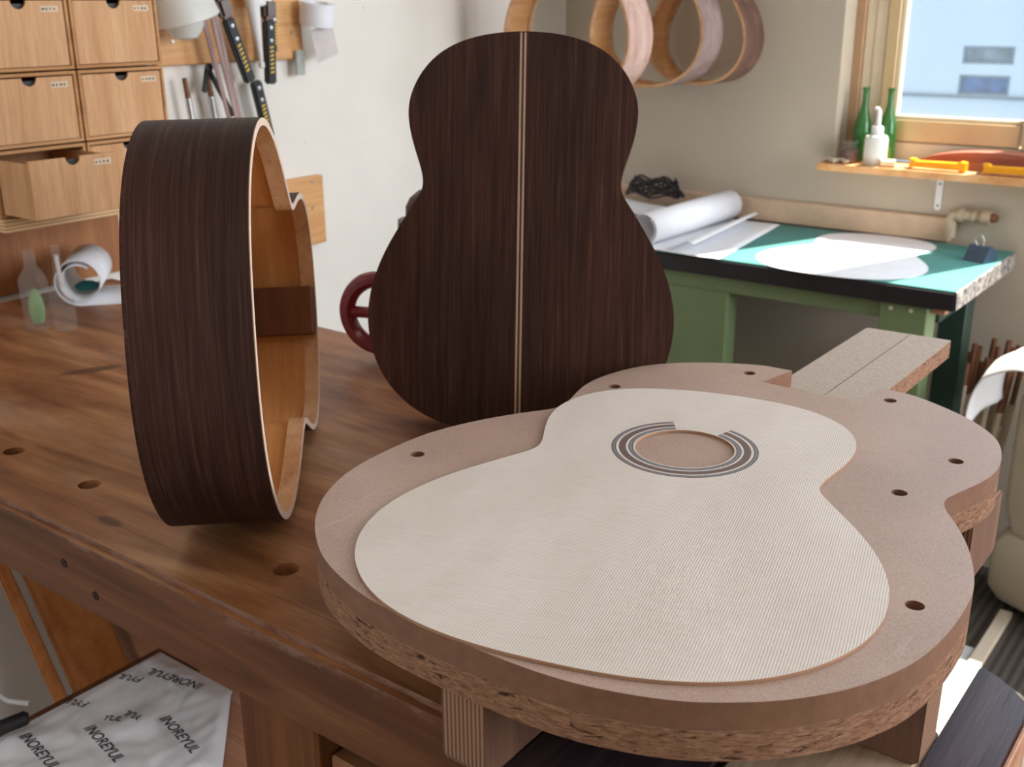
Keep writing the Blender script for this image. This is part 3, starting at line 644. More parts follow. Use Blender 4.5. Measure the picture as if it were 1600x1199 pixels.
# ================================================================== DRAWER CABINET on wall shelf
XC = -1.56
shf = thing('wall_shelf', 'pale plywood shelf under the small drawer cabinet on the left wall', 'shelf', (XW, 0.98, 0.998))
bm = B(); box(bm, (XW + .0005, 0.817, 0.998), (-1.548, 1.155, 1.017), 0.0008); mk('shelf_board', bm, M_SHELFPLY, shf)
cab = thing('drawer_cabinet', 'tan cardboard drawer cabinet with labelled drawers and round finger notches', 'cabinet', (XW, 0.97, 1.0175))
cols_ = [(0.820, 0.9715), (0.9745, 1.1275)]; rows_ = [(1.0178, 1.1135), (1.1160, 1.2205), (1.2230, 1.3275), (1.3300, 1.4345)]
nd = 0
for ci, (y0, y1) in enumerate(cols_):
    for ri, (z0, z1) in enumerate(rows_):
        bm = B(); t = 0.005
        box(bm, (XW + .001, y0, z0), (XC, y1, z0 + t), .0008); box(bm, (XW + .001, y0, z1 - t), (XC, y1, z1), .0008)
        box(bm, (XW + .001, y0, z0 + t), (XC, y0 + t, z1 - t), .0008); box(bm, (XW + .001, y1 - t, z0 + t), (XC, y1, z1 - t), .0008)
        mk('drawer_frame', bm, M_CARDF, cab)
        dx = 0.085 if (ci == 0 and ri == 0) else -0.002
        a0, a1, b0, b1 = y0 + t + .0015, y1 - t - .0015, z0 + t + .001, z1 - t - .002
        cy = (a0 + a1) / 2; R_ = 0.012
        lp = [(a0, b0), (a1, b0), (a1, b1), (cy + R_, b1)] + [(cy + R_ * math.cos(k * PI / 10), b1 - R_ * math.sin(k * PI / 10)) for k in range(1, 10)] + [(cy - R_, b1), (a0, b1)]
        bm = B(); slab(bm, [lp], XC + dx - 0.004, XC + dx, f=lambda x, y, z: Vector((z, x, y)))
        dr = mk('drawer', bm, M_CARD, cab)
        bm = B(); xb, xf = XC + dx - 0.17, XC + dx - 0.0042; h = b1 - 0.004
        box(bm, (xb, a0, b0), (xf, a1, b0 + .003)); box(bm, (xb, a0, b0 + .003), (xf, a0 + .003, h)); box(bm, (xb, a1 - .003, b0 + .003), (xf, a1, h)); box(bm, (xb, a0 + .003, b0 + .003), (xb + .003, a1 - .003, h))
        mk('drawer_tray', bm, M_CARD, dr)
        bm = B(); box(bm, (XC + dx - 0.010, cy - 0.02, b1 - 0.03), (XC + dx - 0.0062, cy + 0.02, b1 - 0.0045)); mk('notch_shade', bm, M_BLACK, dr)  # black block stands in for the shade behind the finger notch
        bm = B(); box(bm, (XC + dx, a1 - 0.036, b1 - 0.016), (XC + dx + 0.0003, a1 - 0.008, b1 - 0.007)); lb = mk('label', bm, M_LABEL, dr)
        bm = B(); yy = a1 - 0.034
        for q in range(4): box(bm, (XC + dx + .0003, yy + q * .0062, b1 - 0.0135 + random.uniform(0, .001)), (XC + dx + .0005, yy + q * .0062 + random.uniform(.002, .0045), b1 - 0.0105))
        mk('handwriting', bm, M_INK, lb)
bm = B(); box(bm, (XW + .0005, 0.74, 0.8505), (XW + 0.010, 1.150, 0.9975), .001)
tag(mk('backboard', bm, wood('brown_backboard', sr(136, 82, 44), sr(164, 104, 60), sr(186, 126, 78), 'z', 12)), 'orange-brown board on the wall below the drawer shelf', 'board')

# roll of paper on the bench end + glass vials
rl = thing('paper_roll', 'loosely rolled sheet of white paper on the left end of the bench', 'paper', (-1.64, 1.0, 0.85))
def spiral(c, ax, r0, r1, turns, length, tail, mir=1, up=Vector((0, 0, 1)), n=70):
    """rolled sheet: spiral section in the plane across ax, then a flat tail along the bench"""
    ax = Vector(ax).normalized(); sd = up.cross(ax).normalized() * mir; pts = []
    for i in range(n + 1):
        t = i / n; a = -PI / 2 - turns * 2 * PI * (1 - t); r = r0 + (r1 - r0) * t; pts.append((r * math.cos(a), r * math.sin(a)))
    end = pts[-1]
    for k in range(1, 9): pts.append((end[0] + tail * k / 8, end[1] + 0.0))
    bm = B(); c = Vector(c); L0 = []
    for s in (0, 1): L0.append([bm.verts.new(c + ax * (length * s) + sd * x + up * y) for x, y in pts])
    for i in range(len(pts) - 1): bm.faces.new((L0[0][i], L0[0][i + 1], L0[1][i + 1], L0[1][i]))
    return bm
bm = spiral((-1.605, 0.955, 0.8895), (-0.75, 0.66, 0), 0.026, 0.0385, 1.6, 0.135, 0.14, -1)
o = mk('rolled_sheet', bm, M_PAPER, rl, True, angle=3); sd_ = o.modifiers.new('t', 'SOLIDIFY'); sd_.thickness = 0.0012
bm = B(); NX = 10
for i in range(4): pass
lathe(bm, [(0, 0), (0.016, 0.002), (0.02, 0.008), (0.012, 0.013), (0, 0.015)], (-1.64, 0.99, 0.8655), 12); 
tag(mk('teal_cloth', bm, plain('teal_cloth_mat', sr(28, 112, 108), 0.8), None, True), 'scrap of teal cloth inside the paper roll', 'cloth')
vs_ = thing('glass_vial', 'slim clear glass bottle standing beside the paper roll', 'bottle', (-1.50, 0.862, 0.85))
bm = B(); lathe(bm, [(0, 0.001), (0.016, 0.001), (0.017, 0.01), (0.017, 0.055), (0.007, 0.085), (0.006, 0.125), (0.008, 0.128), (0.006, 0.130)], (-1.50, 0.862, 0.8505), 20); mk('glass', bm, M_CLEAR, vs_, True)
bm = B(); tube(bm, [(-1.50, 0.862, 0.965), (-1.503, 0.866, 0.915)], 0.003, 8); mk('white_stem', bm, M_WHITEPL, vs_, True)
vs2 = thing('glass_vial', 'clear glass bottle holding a pale green plastic piece, at the left frame edge', 'bottle', (-1.55, 0.83, 0.85))
bm = B(); lathe(bm, [(0, 0.001), (0.020, 0.001), (0.021, 0.01), (0.021, 0.075), (0.009, 0.095), (0.008, 0.12)], (-1.545, 0.845, 0.8505), 20); mk('glass', bm, M_CLEAR, vs2, True)
bm = B(); lathe(bm, [(0, 0), (0.008, 0.004), (0.0115, 0.02), (0.010, 0.04), (0.004, 0.055), (0, 0.058)], (-1.545, 0.845, 0.8535), 12); mk('green_piece', bm, plain('pale_green_plastic', sr(140, 178, 124), 0.5), vs2, True)

# ================================================================== LEFT WALL TOOLS
def rail(name, y0, y1, z0, z1, lab, screws):
    t = thing(name, lab, 'board', (XW, (y0 + y1) / 2, z0)); bm = B(); box(bm, (XW + .0005, y0, z0), (XW + 0.018, y1, z1), .0015); mk('board', bm, M_BOARD, t)
    for y, z in screws:
        bm = B(); lathe(bm, [(0, 0), (0.0035, 0), (0.003, 0.0012), (0, 0.0014)], (XW + 0.0181, y, z), 10, Matrix.Rotation(PI / 2, 3, 'Y')); mk('screw', bm, M_STEEL, t, True)
    return t
rail('tool_rail', 1.262, 1.618, 1.208, 1.40, 'orange pine tool rail screwed to the left wall behind the clamps', ((1.30, 1.25), (1.59, 1.26)))
rail('wall_board', 1.50, 1.651, 0.820, 0.966, 'small square pine board on the left wall beside the open guitar body', ((1.62, 0.955), (1.615, 0.90)))
XT = XW + 0.045
def wy(px_y, z, x=XT): return Vector((x, px_y, z))
def flatbar(bm, a, b, w, th=0.008):
    a, b = Vector(a), Vector(b); d = (b - a).normalized(); s = d.cross(Vector((1, 0, 0))).normalized() * w / 2; n_ = Vector((th / 2, 0, 0))
    vs = [bm.verts.new(p + q + r) for p in (a, b) for q in (-s, s) for r in (-n_, n_)]
    for f in ((0, 1, 3, 2), (4, 6, 7, 5), (0, 4, 5, 1), (2, 3, 7, 6), (0, 2, 6, 4), (1, 5, 7, 3)): bm.faces.new([vs[i] for i in f])
    bmesh.ops.bevel(bm, geom=list({e for v in vs for e in v.link_edges}), offset=min(w, th) * .25, segments=2, affect='EDGES')
    return bm
def clamp(y0, z0, y1, z1, lab, top, xo=0.0, w=0.025):
    t = thing('spring_clamp', lab, 'clamp', (XT + xo, y0, z0), 'black clamps hanging on the left wall'); x = XT + xo
    a, b = Vector((x, y0, z0)), Vector((x, y1, z1)); d = (b - a).normalized(); s = d.cross(Vector((1, 0, 0))).normalized(); L_ = (b - a).length
    bm = B(); flatbar(bm, a, b, w, 0.014); mk('handle', bm, M_BLACK, t)
    if top:
        bm = B(); flatbar(bm, a - d * 0.040, a - d * 0.001, w * 1.2, 0.022); mk('jaw', bm, plain('dark_steel', sr(96, 84, 78), 0.35, 0.7), t)
    for q in (0.12, 0.32):
        bm = B(); lathe(bm, [(0.0042, 0), (0.0038, 0.0015), (0, 0.0022)], a + d * L_ * q + Vector((0.007, 0, 0)), 12, Matrix.Rotation(PI / 2, 3, 'Y')); mk('rivet', bm, M_STEEL, t, True)
    bm = B()
    for q in range(7):
        c = a + d * L_ * (0.42 + 0.065 * q) + Vector((0.0072, 0, 0)); flatbar(bm, c - s * 0.0045 - d * .0012, c + s * 0.0045 + d * .0012, 0.0032, 0.0005)
    mk('yellow_print', bm, M_YPRINT, t)
    return t
clamp(1.408, 1.290, 1.450, 1.172, 'black clamp with yellow print, the left slanting one on the tool rail', True)
clamp(1.505, 1.285, 1.498, 1.165, 'black clamp with yellow print hanging straight, right of the white nozzle', True, 0.004)
clamp(1.530, 1.315, 1.524, 1.222, 'short black clamp half behind the straight one, on the pine rail', False, -0.012, 0.015)
clamp(1.468, 1.172, 1.492, 1.060, 'black clamp with yellow print, lowest one above the open guitar body', False, -0.006)
bm = B(); lathe(bm, [(0.003, 0), (0.004, 0.004), (0.0105, 0.07), (0.016, 0.13), (0, 0.132)], (XT + 0.012, 1.472, 1.208), 18, Matrix.Rotation(0.10, 3, 'X')); 
nz = thing('glue_nozzle', 'white tapered plastic nozzle hanging tip down between the clamps', 'nozzle', (XT, 1.468, 1.2)); mk('cone', bm, M_WHITEPL, nz, True)
bm = B(); lathe(bm, [(0, -0.004), (0.006, -0.002), (0.006, 0.007), (0.0035, 0.009)], (XT + 0.012, 1.472, 1.2), 14); mk('tip_cap', bm, M_WHITEPL, nz, True)
for i, (ya, yb, dx, lab) in enumerate(((1.330, 1.392, 0.012, 'leftmost'), (1.345, 1.405, 0.018, 'middle'), (1.362, 1.418, 0.010, 'rightmost'))):
    bm = B(); flatbar(bm, (XT + dx, ya, 1.36), (XT + dx, yb, 1.06), 0.0095, 0.003); tag(mk('wood_strip', bm, M_MAUVE), 'long slanting mauve-brown wooden strip on the left wall, %s of three' % lab, 'strip', 'wooden strips hanging on the left wall')
cp = thing('caliper', 'black caliper with two spread legs behind the wooden strips', 'caliper', (XT, 1.36, 1.19))
for a, b in (((1.358, 1.203), (1.345, 1.158)), ((1.358, 1.203), (1.408, 1.11))):
    bm = B(); flatbar(bm, (XT - .008, a[0], a[1]), (XT - .008, b[0], b[1]), 0.010, 0.006); mk('leg', bm, M_BLACK, cp)
bm = B(); lathe(bm, [(0, 0), (0.008, 0), (0.008, 0.004), (0, 0.005)], (XT - .005, 1.358, 1.203), 14, Matrix.Rotation(PI / 2, 3, 'Y')); mk('pivot', bm, M_BLACK, cp, True)
for y, lab in ((1.309, 'left one beside the drawers'), (1.362, 'right one under the caliper')):
    t = thing('brush', 'small brown-handled brush with metal ferrule, %s' % lab, 'brush', (XT, y, 1.12), 'brushes hanging on the left wall')
    bm = B(); tube(bm, [(XT - .01, y - .004, 1.186), (XT - .01, y, 1.150)], [0.0045, 0.0055], 10); mk('handle', bm, M_STICKB, t, True)
    bm = B(); tube(bm, [(XT - .01, y, 1.150), (XT - .01, y + .005, 1.10)], [0.006, 0.0065], 10); mk('ferrule', bm, M_STEEL, t, True)
    bm = B(); tube(bm, [(XT - .01, y + .005, 1.10), (XT - .01, y + .008, 1.07)], [0.007, 0.003], 10); mk('bristles', bm, M_BLACK, t, True)
bw = thing('lampshade', 'translucent white dome shade beside the drawer cabinet, top left', 'shade', (XT, 1.29, 1.29))
bm = B(); lathe(bm, [(0.060, 0), (0.064, 0.002), (0.055, 0.045), (0.030, 0.085), (0.012, 0.098), (0, 0.1)], (XT + 0.03, 1.288, 1.288), 28, Matrix.Rotation(0.25, 3, 'X')); mk('dome', bm, M_FROST, bw, True)
bm = B(); lathe(bm, [(0, -0.03), (0.022, -0.024), (0.034, -0.005), (0.036, 0.012), (0.012, 0.06)], (XT + 0.03, 1.286, 1.282), 20); mk('bulb_cover', bm, M_FROST, bw, True)
tp = thing('tape_roll', 'white roll of masking tape hanging at the right end of the tool rail', 'tape', (XT, 1.64, 1.28))
bm = B(); lathe(bm, [(0.022, -0.022), (0.034, -0.022), (0.035, 0), (0.034, 0.022), (0.022, 0.022), (0.022, -0.022)], (XT + 0.01, 1.628, 1.295), 30, Matrix.Rotation(0.18, 3, 'Y')); mk('roll', bm, M_PAPER, tp, True)
bm = B(); flatbar(bm, (XT + 0.015, 1.632, 1.272), (XT + 0.012, 1.650, 1.208), 0.062, 0.0006); mk('loose_sheet', bm, plain('greyish_paper', sr(206, 196, 192), 0.7), tp)
bm = B(); flatbar(bm, (XT - .02, 1.602, 1.225), (XT - .02, 1.600, 1.176), 0.024, 0.006); tag(mk('grey_scraper', bm, plain('grey_green_plastic', sr(168, 172, 164), 0.4)), 'small grey-green scraper hanging below the masking tape', 'scraper')
bm = B(); box(bm, (XT - .005, 1.47, 1.31), (XT + .01, 1.515, 1.36), .003); tag(mk('white_tag', bm, M_WHITEPL), 'small white plastic tag above the straight clamp', 'tag')

# ================================================================== HANGING RIMS in the corner
def rim(xc, yf, zb, k, depth, lab, pin, pout):
    t = thing('wooden_hoop', lab, 'wooden hoop', (xc, yf, zb), 'bent guitar rims hanging in the corner')
    P = cw(guitar(k, 1.0, 1)); bm = B(); n = len(P); sgn = -1
    I = offset(P, 0.003)
    if I[0][1] > P[0][1]: I = offset(P, -0.003)
    def conv(pp, y): return [bm.verts.new((xc + x, y, zb + yy)) for x, yy in pp]
    a, b, c, d = conv(P, yf), conv(P, yf + depth), conv(I, yf + depth), conv(I, yf)
    for s, (u, v_) in enumerate(((a, b), (b, c), (c, d), (d, a))):
        for i in range(n):
            j = (i + 1) % n; f = bm.faces.new((u[i], u[j], v_[j], v_[i])); f.material_index = 0 if s == 0 else 1
    mk('bent_side', bm, [pout, pin], t, True)
    for e0, e1 in ((yf - 0.0003, yf + .012), (yf + depth - .012, yf + depth + .0003)):
        bm = B(); I2 = offset(P, 0.0065)
        if I2[0][1] > P[0][1]: I2 = offset(P, -0.0065)
        a, b, c, d = conv(I, e0), conv(I, e1), conv(I2, e1), conv(I2, e0)
        for u, v_ in ((a, b), (b, c), (c, d), (d, a)):
            for i in range(n): j = (i + 1) % n; bm.faces.new((u[i], u[j], v_[j], v_[i]))
        mk('lining', bm, M_LINER, t, True)
    pz = zb + k * 0.4966 - 0.010
    bm = B(); tube(bm, [(xc, yf - 0.02, pz - .0065), (xc, YW - .001, pz - .0065)], 0.006, 10); tag(mk('wall_peg', bm, M_BOARD, None, True), 'wooden wall peg carrying the %s' % lab.split(',')[0], 'peg')
M_RI = wood('rim_inside', sr(196, 136, 82), sr(214, 158, 104), sr(226, 178, 128), 'y', 20)
M_RO1 = wood('rim_outside_pink', sr(176, 140, 126), sr(196, 162, 148), sr(206, 178, 168), 'z', 40); M_RO2 = wood('rim_outside_mauve', sr(128, 106, 100), sr(150, 128, 122), sr(168, 148, 144), 'z', 40); M_RO3 = wood('rim_outside_brown', sr(92, 66, 56), sr(114, 84, 72), sr(134, 104, 90), 'z', 40)
rim(-1.457, 2.12, 1.105, 0.93, 0.10, 'front bent rim of pale wood, pinkish outside', M_RI, M_RO1)
rim(-1.404, 2.38, 1.118, 0.86, 0.10, 'second bent rim, orange inside and mauve outside', M_RI, M_RO2)
rim(-1.325, 2.488, 1.120, 0.735, 0.10, 'rearmost smaller bent rim, dark brown outside', M_RI, M_RO3)

# ================================================================== DESK under the window
desk = thing('green_desk', 'green steel desk with teal top and thick black edge under the window', 'desk', (-1.1, 2.37, 0))
DZ = 0.785; DX0, DX1, DY0, DY1 = -1.74, -0.548, 2.13, 2.578
bm = B(); box(bm, (DX0, DY0, DZ - 0.040), (DX1 - .004, DY1, DZ - 0.0035), .002); mk('desk_top', bm, M_BLACKEDGE, desk)
bm = B(); box(bm, (DX0 + .002, DY0 + .003, DZ - 0.0033), (DX1 - .004, DY1 - .003, DZ), .0006); mk('teal_mat', bm, M_TEAL, desk)
bm = B(); ys = [DY0 + i * (DY1 - DY0) / 30 for i in range(31)]; a = []; 
for y in ys:
    j = random.uniform(0, .004); a.append([bm.verts.new((DX1 - .0038, y, DZ - .040)), bm.verts.new((DX1 - .002 + j, y, DZ - .038 + j)), bm.verts.new((DX1 - .003 + random.uniform(0, .003), y, DZ - .002)), bm.verts.new((DX1 - .0038, y, DZ + .0003))])
for p, q in zip(a, a[1:]):
    for i in range(3): bm.faces.new((p[i], p[i + 1], q[i + 1], q[i]))
mk('chipped_edge', bm, M_WORN, desk)
bm = B(); box(bm, (-1.70, 2.15, 0.708), (-0.605, 2.175, 0.7445), .001); mk('apron', bm, M_GREEN, desk)
bm = B(); box(bm, (-1.60, 2.15, 0.0), (-1.036, 2.20, 0.7075), .002); mk('left_leg_panel', bm, M_GREEN, desk)
bm = B(); box(bm, (-0.697, 2.14, 0.0), (-0.603, 2.20, 0.7445), .002); rg = mk('right_leg', bm, M_GREEN, desk)
for x in (-0.675, -0.635):
    bm = B(); lathe(bm, [(0, 0), (0.0045, 0), (0.004, 0.002), (0, 0.003)], (x, 2.1398, 0.733), 12, Matrix.Rotation(PI / 2, 3, 'X')); mk('bolt', bm, M_CREAM, rg, True)
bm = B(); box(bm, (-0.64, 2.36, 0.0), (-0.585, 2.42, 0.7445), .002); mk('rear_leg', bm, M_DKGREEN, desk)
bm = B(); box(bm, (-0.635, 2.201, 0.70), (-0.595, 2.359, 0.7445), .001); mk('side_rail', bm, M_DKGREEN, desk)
bm = B(); box(bm, (-0.60, 2.16, 0.728), (-0.575, 2.19, 0.7445), .001); mk('pale_spacer', bm, M_PINK, desk)

# papers and rolls on the desk
pr_ = thing('paper_roll', 'large white paper roll lying on the left of the teal desk', 'paper', (-1.25, 2.35, DZ))
bm = spiral((-1.252, 2.145, DZ + 0.0405), (0.02, 1, 0), 0.030, 0.0375, 1.4, 0.415, 0.0); 
bmesh.ops.scale(bm, vec=(1, 1, 1), verts=bm.verts)
o = mk('rolled_sheet', bm, M_PAPER, pr_, True, angle=3); m_ = o.modifiers.new('t', 'SOLIDIFY'); m_.thickness = 0.001
def sheet(name, corners, zf, lab, parent=None, m=M_PAPER, n=24):
    bm = B(); g = []; c = [Vector((*p, 0)) for p in corners]
    for j in range(n + 1):
        row = []
        for i in range(n + 1):
            u, v_ = i / n, j / n; p = (c[0] * (1 - u) + c[1] * u) * (1 - v_) + (c[3] * (1 - u) + c[2] * u) * v_
            row.append(bm.verts.new((p.x, p.y, zf(u, v_))))
        g.append(row)
    for j in range(n):
        for i in range(n): bm.faces.new((g[j][i], g[j][i + 1], g[j + 1][i + 1], g[j + 1][i]))
    o = mk(name, bm, m, None, True, angle=3); tag(o, lab, 'paper'); md = o.modifiers.new('t', 'SOLIDIFY'); md.thickness = 0.0005; md.offset = 1; return o
sheet('paper_sheet', ((-1.62, 2.126), (-1.045, 2.122), (-1.105, 2.57), (-1.62, 2.57)), lambda u, v_: DZ + 0.0008 + 0.002 * (1 - v_) * abs(math.sin(u * 7)), 'flat white sheet under the paper roll, reaching the desk front edge')
sheet('paper_sheet', ((-1.19, 2.14), (-1.12, 2.14), (-1.165, 2.565), (-1.205, 2.56)), lambda u, v_: DZ + 0.0035 + 0.022 * math.sin(u * PI * 0.62) ** 2, 'curled narrow white sheet lying just right of the large roll')
for q in range(1):
    sheet('paper_sheet', ((-1.70, 2.46), (-1.30, 2.44), (-1.30, 2.56), (-1.70, 2.56)), lambda u, v_: DZ + 0.004 + 0.04 * (1 - u) ** 2 + .02 * (1 - abs(2 * v_ - 1)), 'bulging white paper behind the large roll')
# guitar shaped paper template
tm = cw(guitar(0.975, 1.0, 1)); aa = math.radians(2.0)
bm = B(); slab(bm, [[(-0.822 + x * math.cos(aa) - y * math.sin(aa), 2.112 + x * math.sin(aa) + y * math.cos(aa) * 0.975) for x, y in tm]], DZ + 0.0004, DZ + 0.0012)
tag(mk('paper_template', bm, M_PAPER), 'white guitar-shaped paper template lying in the sun on the teal desk', 'template')
bc = thing('binder_clip', 'dark slate binder clip with wire handle on the desk corner', 'clip', (-0.59, 2.44, DZ))
bm = B(); slab(bm, [[(-0.026, 0.0005), (0.026, 0.0005), (0.008, 0.032), (-0.008, 0.032)]], -0.024, 0.024, f=lambda x, y, z: Vector((-0.592 + z * 0.95 + x * .3, 2.44 - z * .3 + x * .95, DZ + y))); mk('clip_body', bm, M_BINDER, bc)
bm = B(); tube(bm, [(-0.60, 2.44, DZ + .031), (-0.607, 2.44, DZ + .042), (-0.604, 2.44, DZ + .053), (-0.594, 2.44, DZ + .054), (-0.588, 2.44, DZ + .044), (-0.589, 2.44, DZ + .031)], 0.0012, 6); mk('wire_handle', bm, M_STEEL, bc, True)
# coil of dark cords
cd = thing('cord_bundle', 'bundle of dark coiled cords lying behind the large paper roll', 'cord', (-1.40, 2.5, DZ))
for q in range(9):
    bm = B(); r1 = 0.085 - 0.003 * q; pts = [(-1.44 + r1 * math.cos(a * PI / 12), 2.52 + 0.3 * r1 * math.sin(a * PI / 12), 0.836 + 0.005 * q + 0.006 * math.sin(a * 1.3 + q)) for a in range(0, 23 + (q % 2))]
    tube(bm, pts, 0.0032, 6); mk('cord', bm, M_BLACK if q % 2 else M_DARKWOOD, cd, True)

# pipe tap and bracket on the window wall
pp = thing('pipe_fitting', 'beige painted pipe elbow with a capped end, on the wall above the desk corner', 'pipe', (-0.7, 2.585, 0.84))
bm = B(); tube(bm, [(-0.7, 2.582, 0.80), (-0.7, 2.582, 0.842), (-0.697, 2.582, 0.85), (-0.688, 2.582, 0.8525), (-0.635, 2.582, 0.8525)], [0.013, 0.013, 0.014, 0.014, 0.0115], 14); mk('elbow', bm, M_PIPE, pp, True)
for x0, x1, r in ((-0.684, -0.674, 0.0165), (-0.655, -0.645, 0.0145), (-0.634, -0.615, 0.0165)):
    bm = B(); tube(bm, [(x0, 2.582, 0.8525), (x1, 2.582, 0.8525)], r, 14); mk('collar', bm, M_PIPE, pp, True)
bm = B(); tube(bm, [(-0.6148, 2.582, 0.8525), (-0.600, 2.582, 0.8525)], [0.011, 0.008], 12); mk('end_cap', bm, M_STICKB, pp, True)
bk = thing('shelf_bracket', 'white metal shelf bracket screwed below the window shelf', 'bracket', (-0.738, 2.598, 0.93))
bm = B(); slab(bm, [rrect(-0.7455, 0.855, -0.7305, 0.9335, 0.006)], 2.5965, 2.5995, f=lambda x, y, z: Vector((x, z, y))); mk('wall_arm', bm, M_WHITEPL, bk)
bm = B(); box(bm, (-0.7455, 2.545, 0.9305), (-0.7305, 2.596, 0.9335)); mk('shelf_arm', bm, M_WHITEPL, bk)
for z in (0.866, 0.916):
    bm = B(); lathe(bm, [(0, 0), (0.0025, 0), (0.002, 0.001), (0, 0.0012)], (-0.738, 2.5962, z), 10, Matrix.Rotation(PI / 2, 3, 'X')); mk('screw', bm, M_BLACK, bk)

# ================================================================== WINDOW SHELF and its things
SZ = 0.950
bm = B(); slab(bm, [[(-1.008, 2.53), (0.6, 2.53), (0.6, 2.5995), (OX1 - .0005, 2.5995), (OX1 - .0005, 2.671), (OX0 + .0005, 2.671), (OX0 + .0005, 2.5995), (-1.008, 2.5995)]], SZ - 0.0160, SZ)
tag(mk('window_shelf', bm, M_BOARD), 'thin orange pine shelf board along the window sill', 'shelf')
def bottle_prof(h, r): return [(0, 0), (r * .9, 0), (r, h * .02), (r, h * .45), (r * .85, h * .55), (r * .42, h * .72), (r * .33, h * .80), (r * .33, h * .95), (r * .4, h * .96), (r * .4, h), (r * .25, h)]
for x, y, h, lab in ((-0.944, 2.636, 0.150, 'green glass bottle behind the jar, the left of two'), (-0.886, 2.642, 0.150, 'green glass bottle behind the squeeze bottle, the right of two')):
    t = thing('green_bottle', lab, 'bottle', (x, y, SZ), 'green glass bottles on the window shelf')
    bm = B(); lathe(bm, bottle_prof(h + 0.02, 0.021), (x, y, SZ + .0003), 26); mk('glass', bm, M_GLASSG, t, True)
    bm = B(); lathe(bm, [(0, 0.001), (0.0195, 0.001), (0.0195, 0.03), (0, 0.03)], (x, y, SZ + .0012), 22); mk('liquid', bm, plain('yellow_green_liquid', sr(160, 176, 30), 0.3), t, True)
sq = thing('squeeze_bottle', 'frosted white squeeze bottle with upright nozzle on the window shelf', 'bottle', (-0.886, 2.573, SZ))
bm = B(); lathe(bm, [(0, 0), (0.0255, 0), (0.027, 0.003), (0.0265, 0.058), (0.024, 0.066), (0.013, 0.070)], (-0.886, 2.573, SZ + .0003), 28); mk('bottle', bm, M_FROST, sq, True)
bm = B(); lathe(bm, [(0, 0.0695), (0.014, 0.0695), (0.0135, 0.086), (0.010, 0.089), (0, 0.089)], (-0.886, 2.573, SZ), 22); mk('cap', bm, M_WHITEPL, sq, True)
bm = B(); tube(bm, [(-0.886, 2.573, SZ + .089), (-0.886, 2.573, SZ + 0.122), (-0.889, 2.573, SZ + .128), (-0.895, 2.573, SZ + .128)], [0.006, 0.005, 0.0045, 0.004], 12); mk('nozzle', bm, M_WHITEPL, sq, True)
bm = B(); lathe(bm, [(0, 0.001), (0.0245, 0.001), (0.0245, 0.02), (0, 0.02)], (-0.886, 2.573, SZ + .001), 22); mk('contents', bm, M_CREAM, sq, True)
jr = thing('glass_jar', 'small glass jar of dried brown pieces at the left of the window shelf', 'jar', (-0.946, 2.571, SZ))
bm = B(); lathe(bm, [(0, 0), (0.020, 0), (0.023, 0.006), (0.023, 0.030), (0.014, 0.040), (0.014, 0.044), (0.019, 0.046), (0.019, 0.050), (0.015, 0.050)], (-0.948, 2.575, SZ + .0003), 26); mk('glass', bm, M_CLEAR, jr, True)
bm = B(); lathe(bm, [(0, 0.002), (0.020, 0.002), (0.0218, 0.007), (0.0215, 0.026), (0.012, 0.034), (0, 0.036)], (-0.948, 2.575, SZ + .001), 24)
for v in bm.verts: v.co += Vector((noise.noise(v.co * 300), noise.noise(v.co * 300 + Vector((9, 0, 0))), 0)) * 0.0015
mk('contents', bm, M_BROWNSTUFF, jr, True)
bm = B(); pts = [(-1.0 + 0.009 * i, 2.548 + .006 * math.sin(i * 1.7), SZ + 0.006 + .003 * abs(math.sin(i * 2.1))) for i in range(8)]
tube(bm, pts, [0.004, 0.0058, 0.005, 0.006, 0.0045, 0.006, 0.005, 0.003], 9); tag(mk('crumpled_rag', bm, plain('beige_cloth', sr(196, 176, 156), 0.9, var=.15), None, True), 'crumpled beige rag in front of the jar on the shelf', 'cloth')
bm = B(); tube(bm, [(-0.862, 2.548, SZ + 0.0095), (-0.832, 2.556, SZ + 0.0095)], 0.009, 16); tag(mk('cork_roll', bm, M_CREAM, None, True), 'small cream cylinder lying right of the squeeze bottle', 'cork')
for x0, x1, lab in ((-0.800, -0.675, 'amber plastic handled scraper, fully visible on the window shelf'), (-0.640, -0.50, 'amber plastic handled scraper at the right frame edge on the shelf')):
    t = thing('amber_scraper', lab, 'scraper', (x0, 2.555, SZ), 'amber plastic scrapers on the window shelf')
    bm = B(); slab(bm, [[(x0, 0.001), (x0 + .012, 0.006), (x1 - .015, 0.007), (x1 - .012, 0.003), (x1, 0.003), (x1, 0.022), (x1 - .012, 0.024), (x1 - .02, 0.02), (x0 + .016, 0.019), (x0 + .012, .023), (x0 + .001, 0.024), (x0 + .004, .014)]], 2.548, 2.572, f=lambda x, y, z: Vector((x, z, SZ + y)))
    mk('handle', bm, M_YELLOW, t)
    bm = B(); box(bm, (x0 - .012, 2.552, SZ + .0008), (x0 + .004, 2.568, SZ + .003), .0003); mk('blade', bm, M_STEEL, t)
bm = B(); arcp = [(-0.81 + 0.33 * q / 16, SZ + 0.002 + 0.040 * math.sin(PI * (q / 16) ** 0.6 * 0.72)) for q in range(17)]
lp = [(x, z) for x, z in arcp] + [(-0.48, SZ + .0006), (-0.81, SZ + .0006)]
slab(bm, [lp], 2.60, 2.665, f=lambda x, y, z: Vector((x, z, y))); tag(mk('curved_offcut', bm, M_REDWOOD), 'reddish curved wooden offcut lying behind the amber scrapers', 'offcut')
bm = B(); box(bm, (-0.60, 2.602, SZ + 0.001), (-0.40, 2.66, SZ + .041)); bm.free()

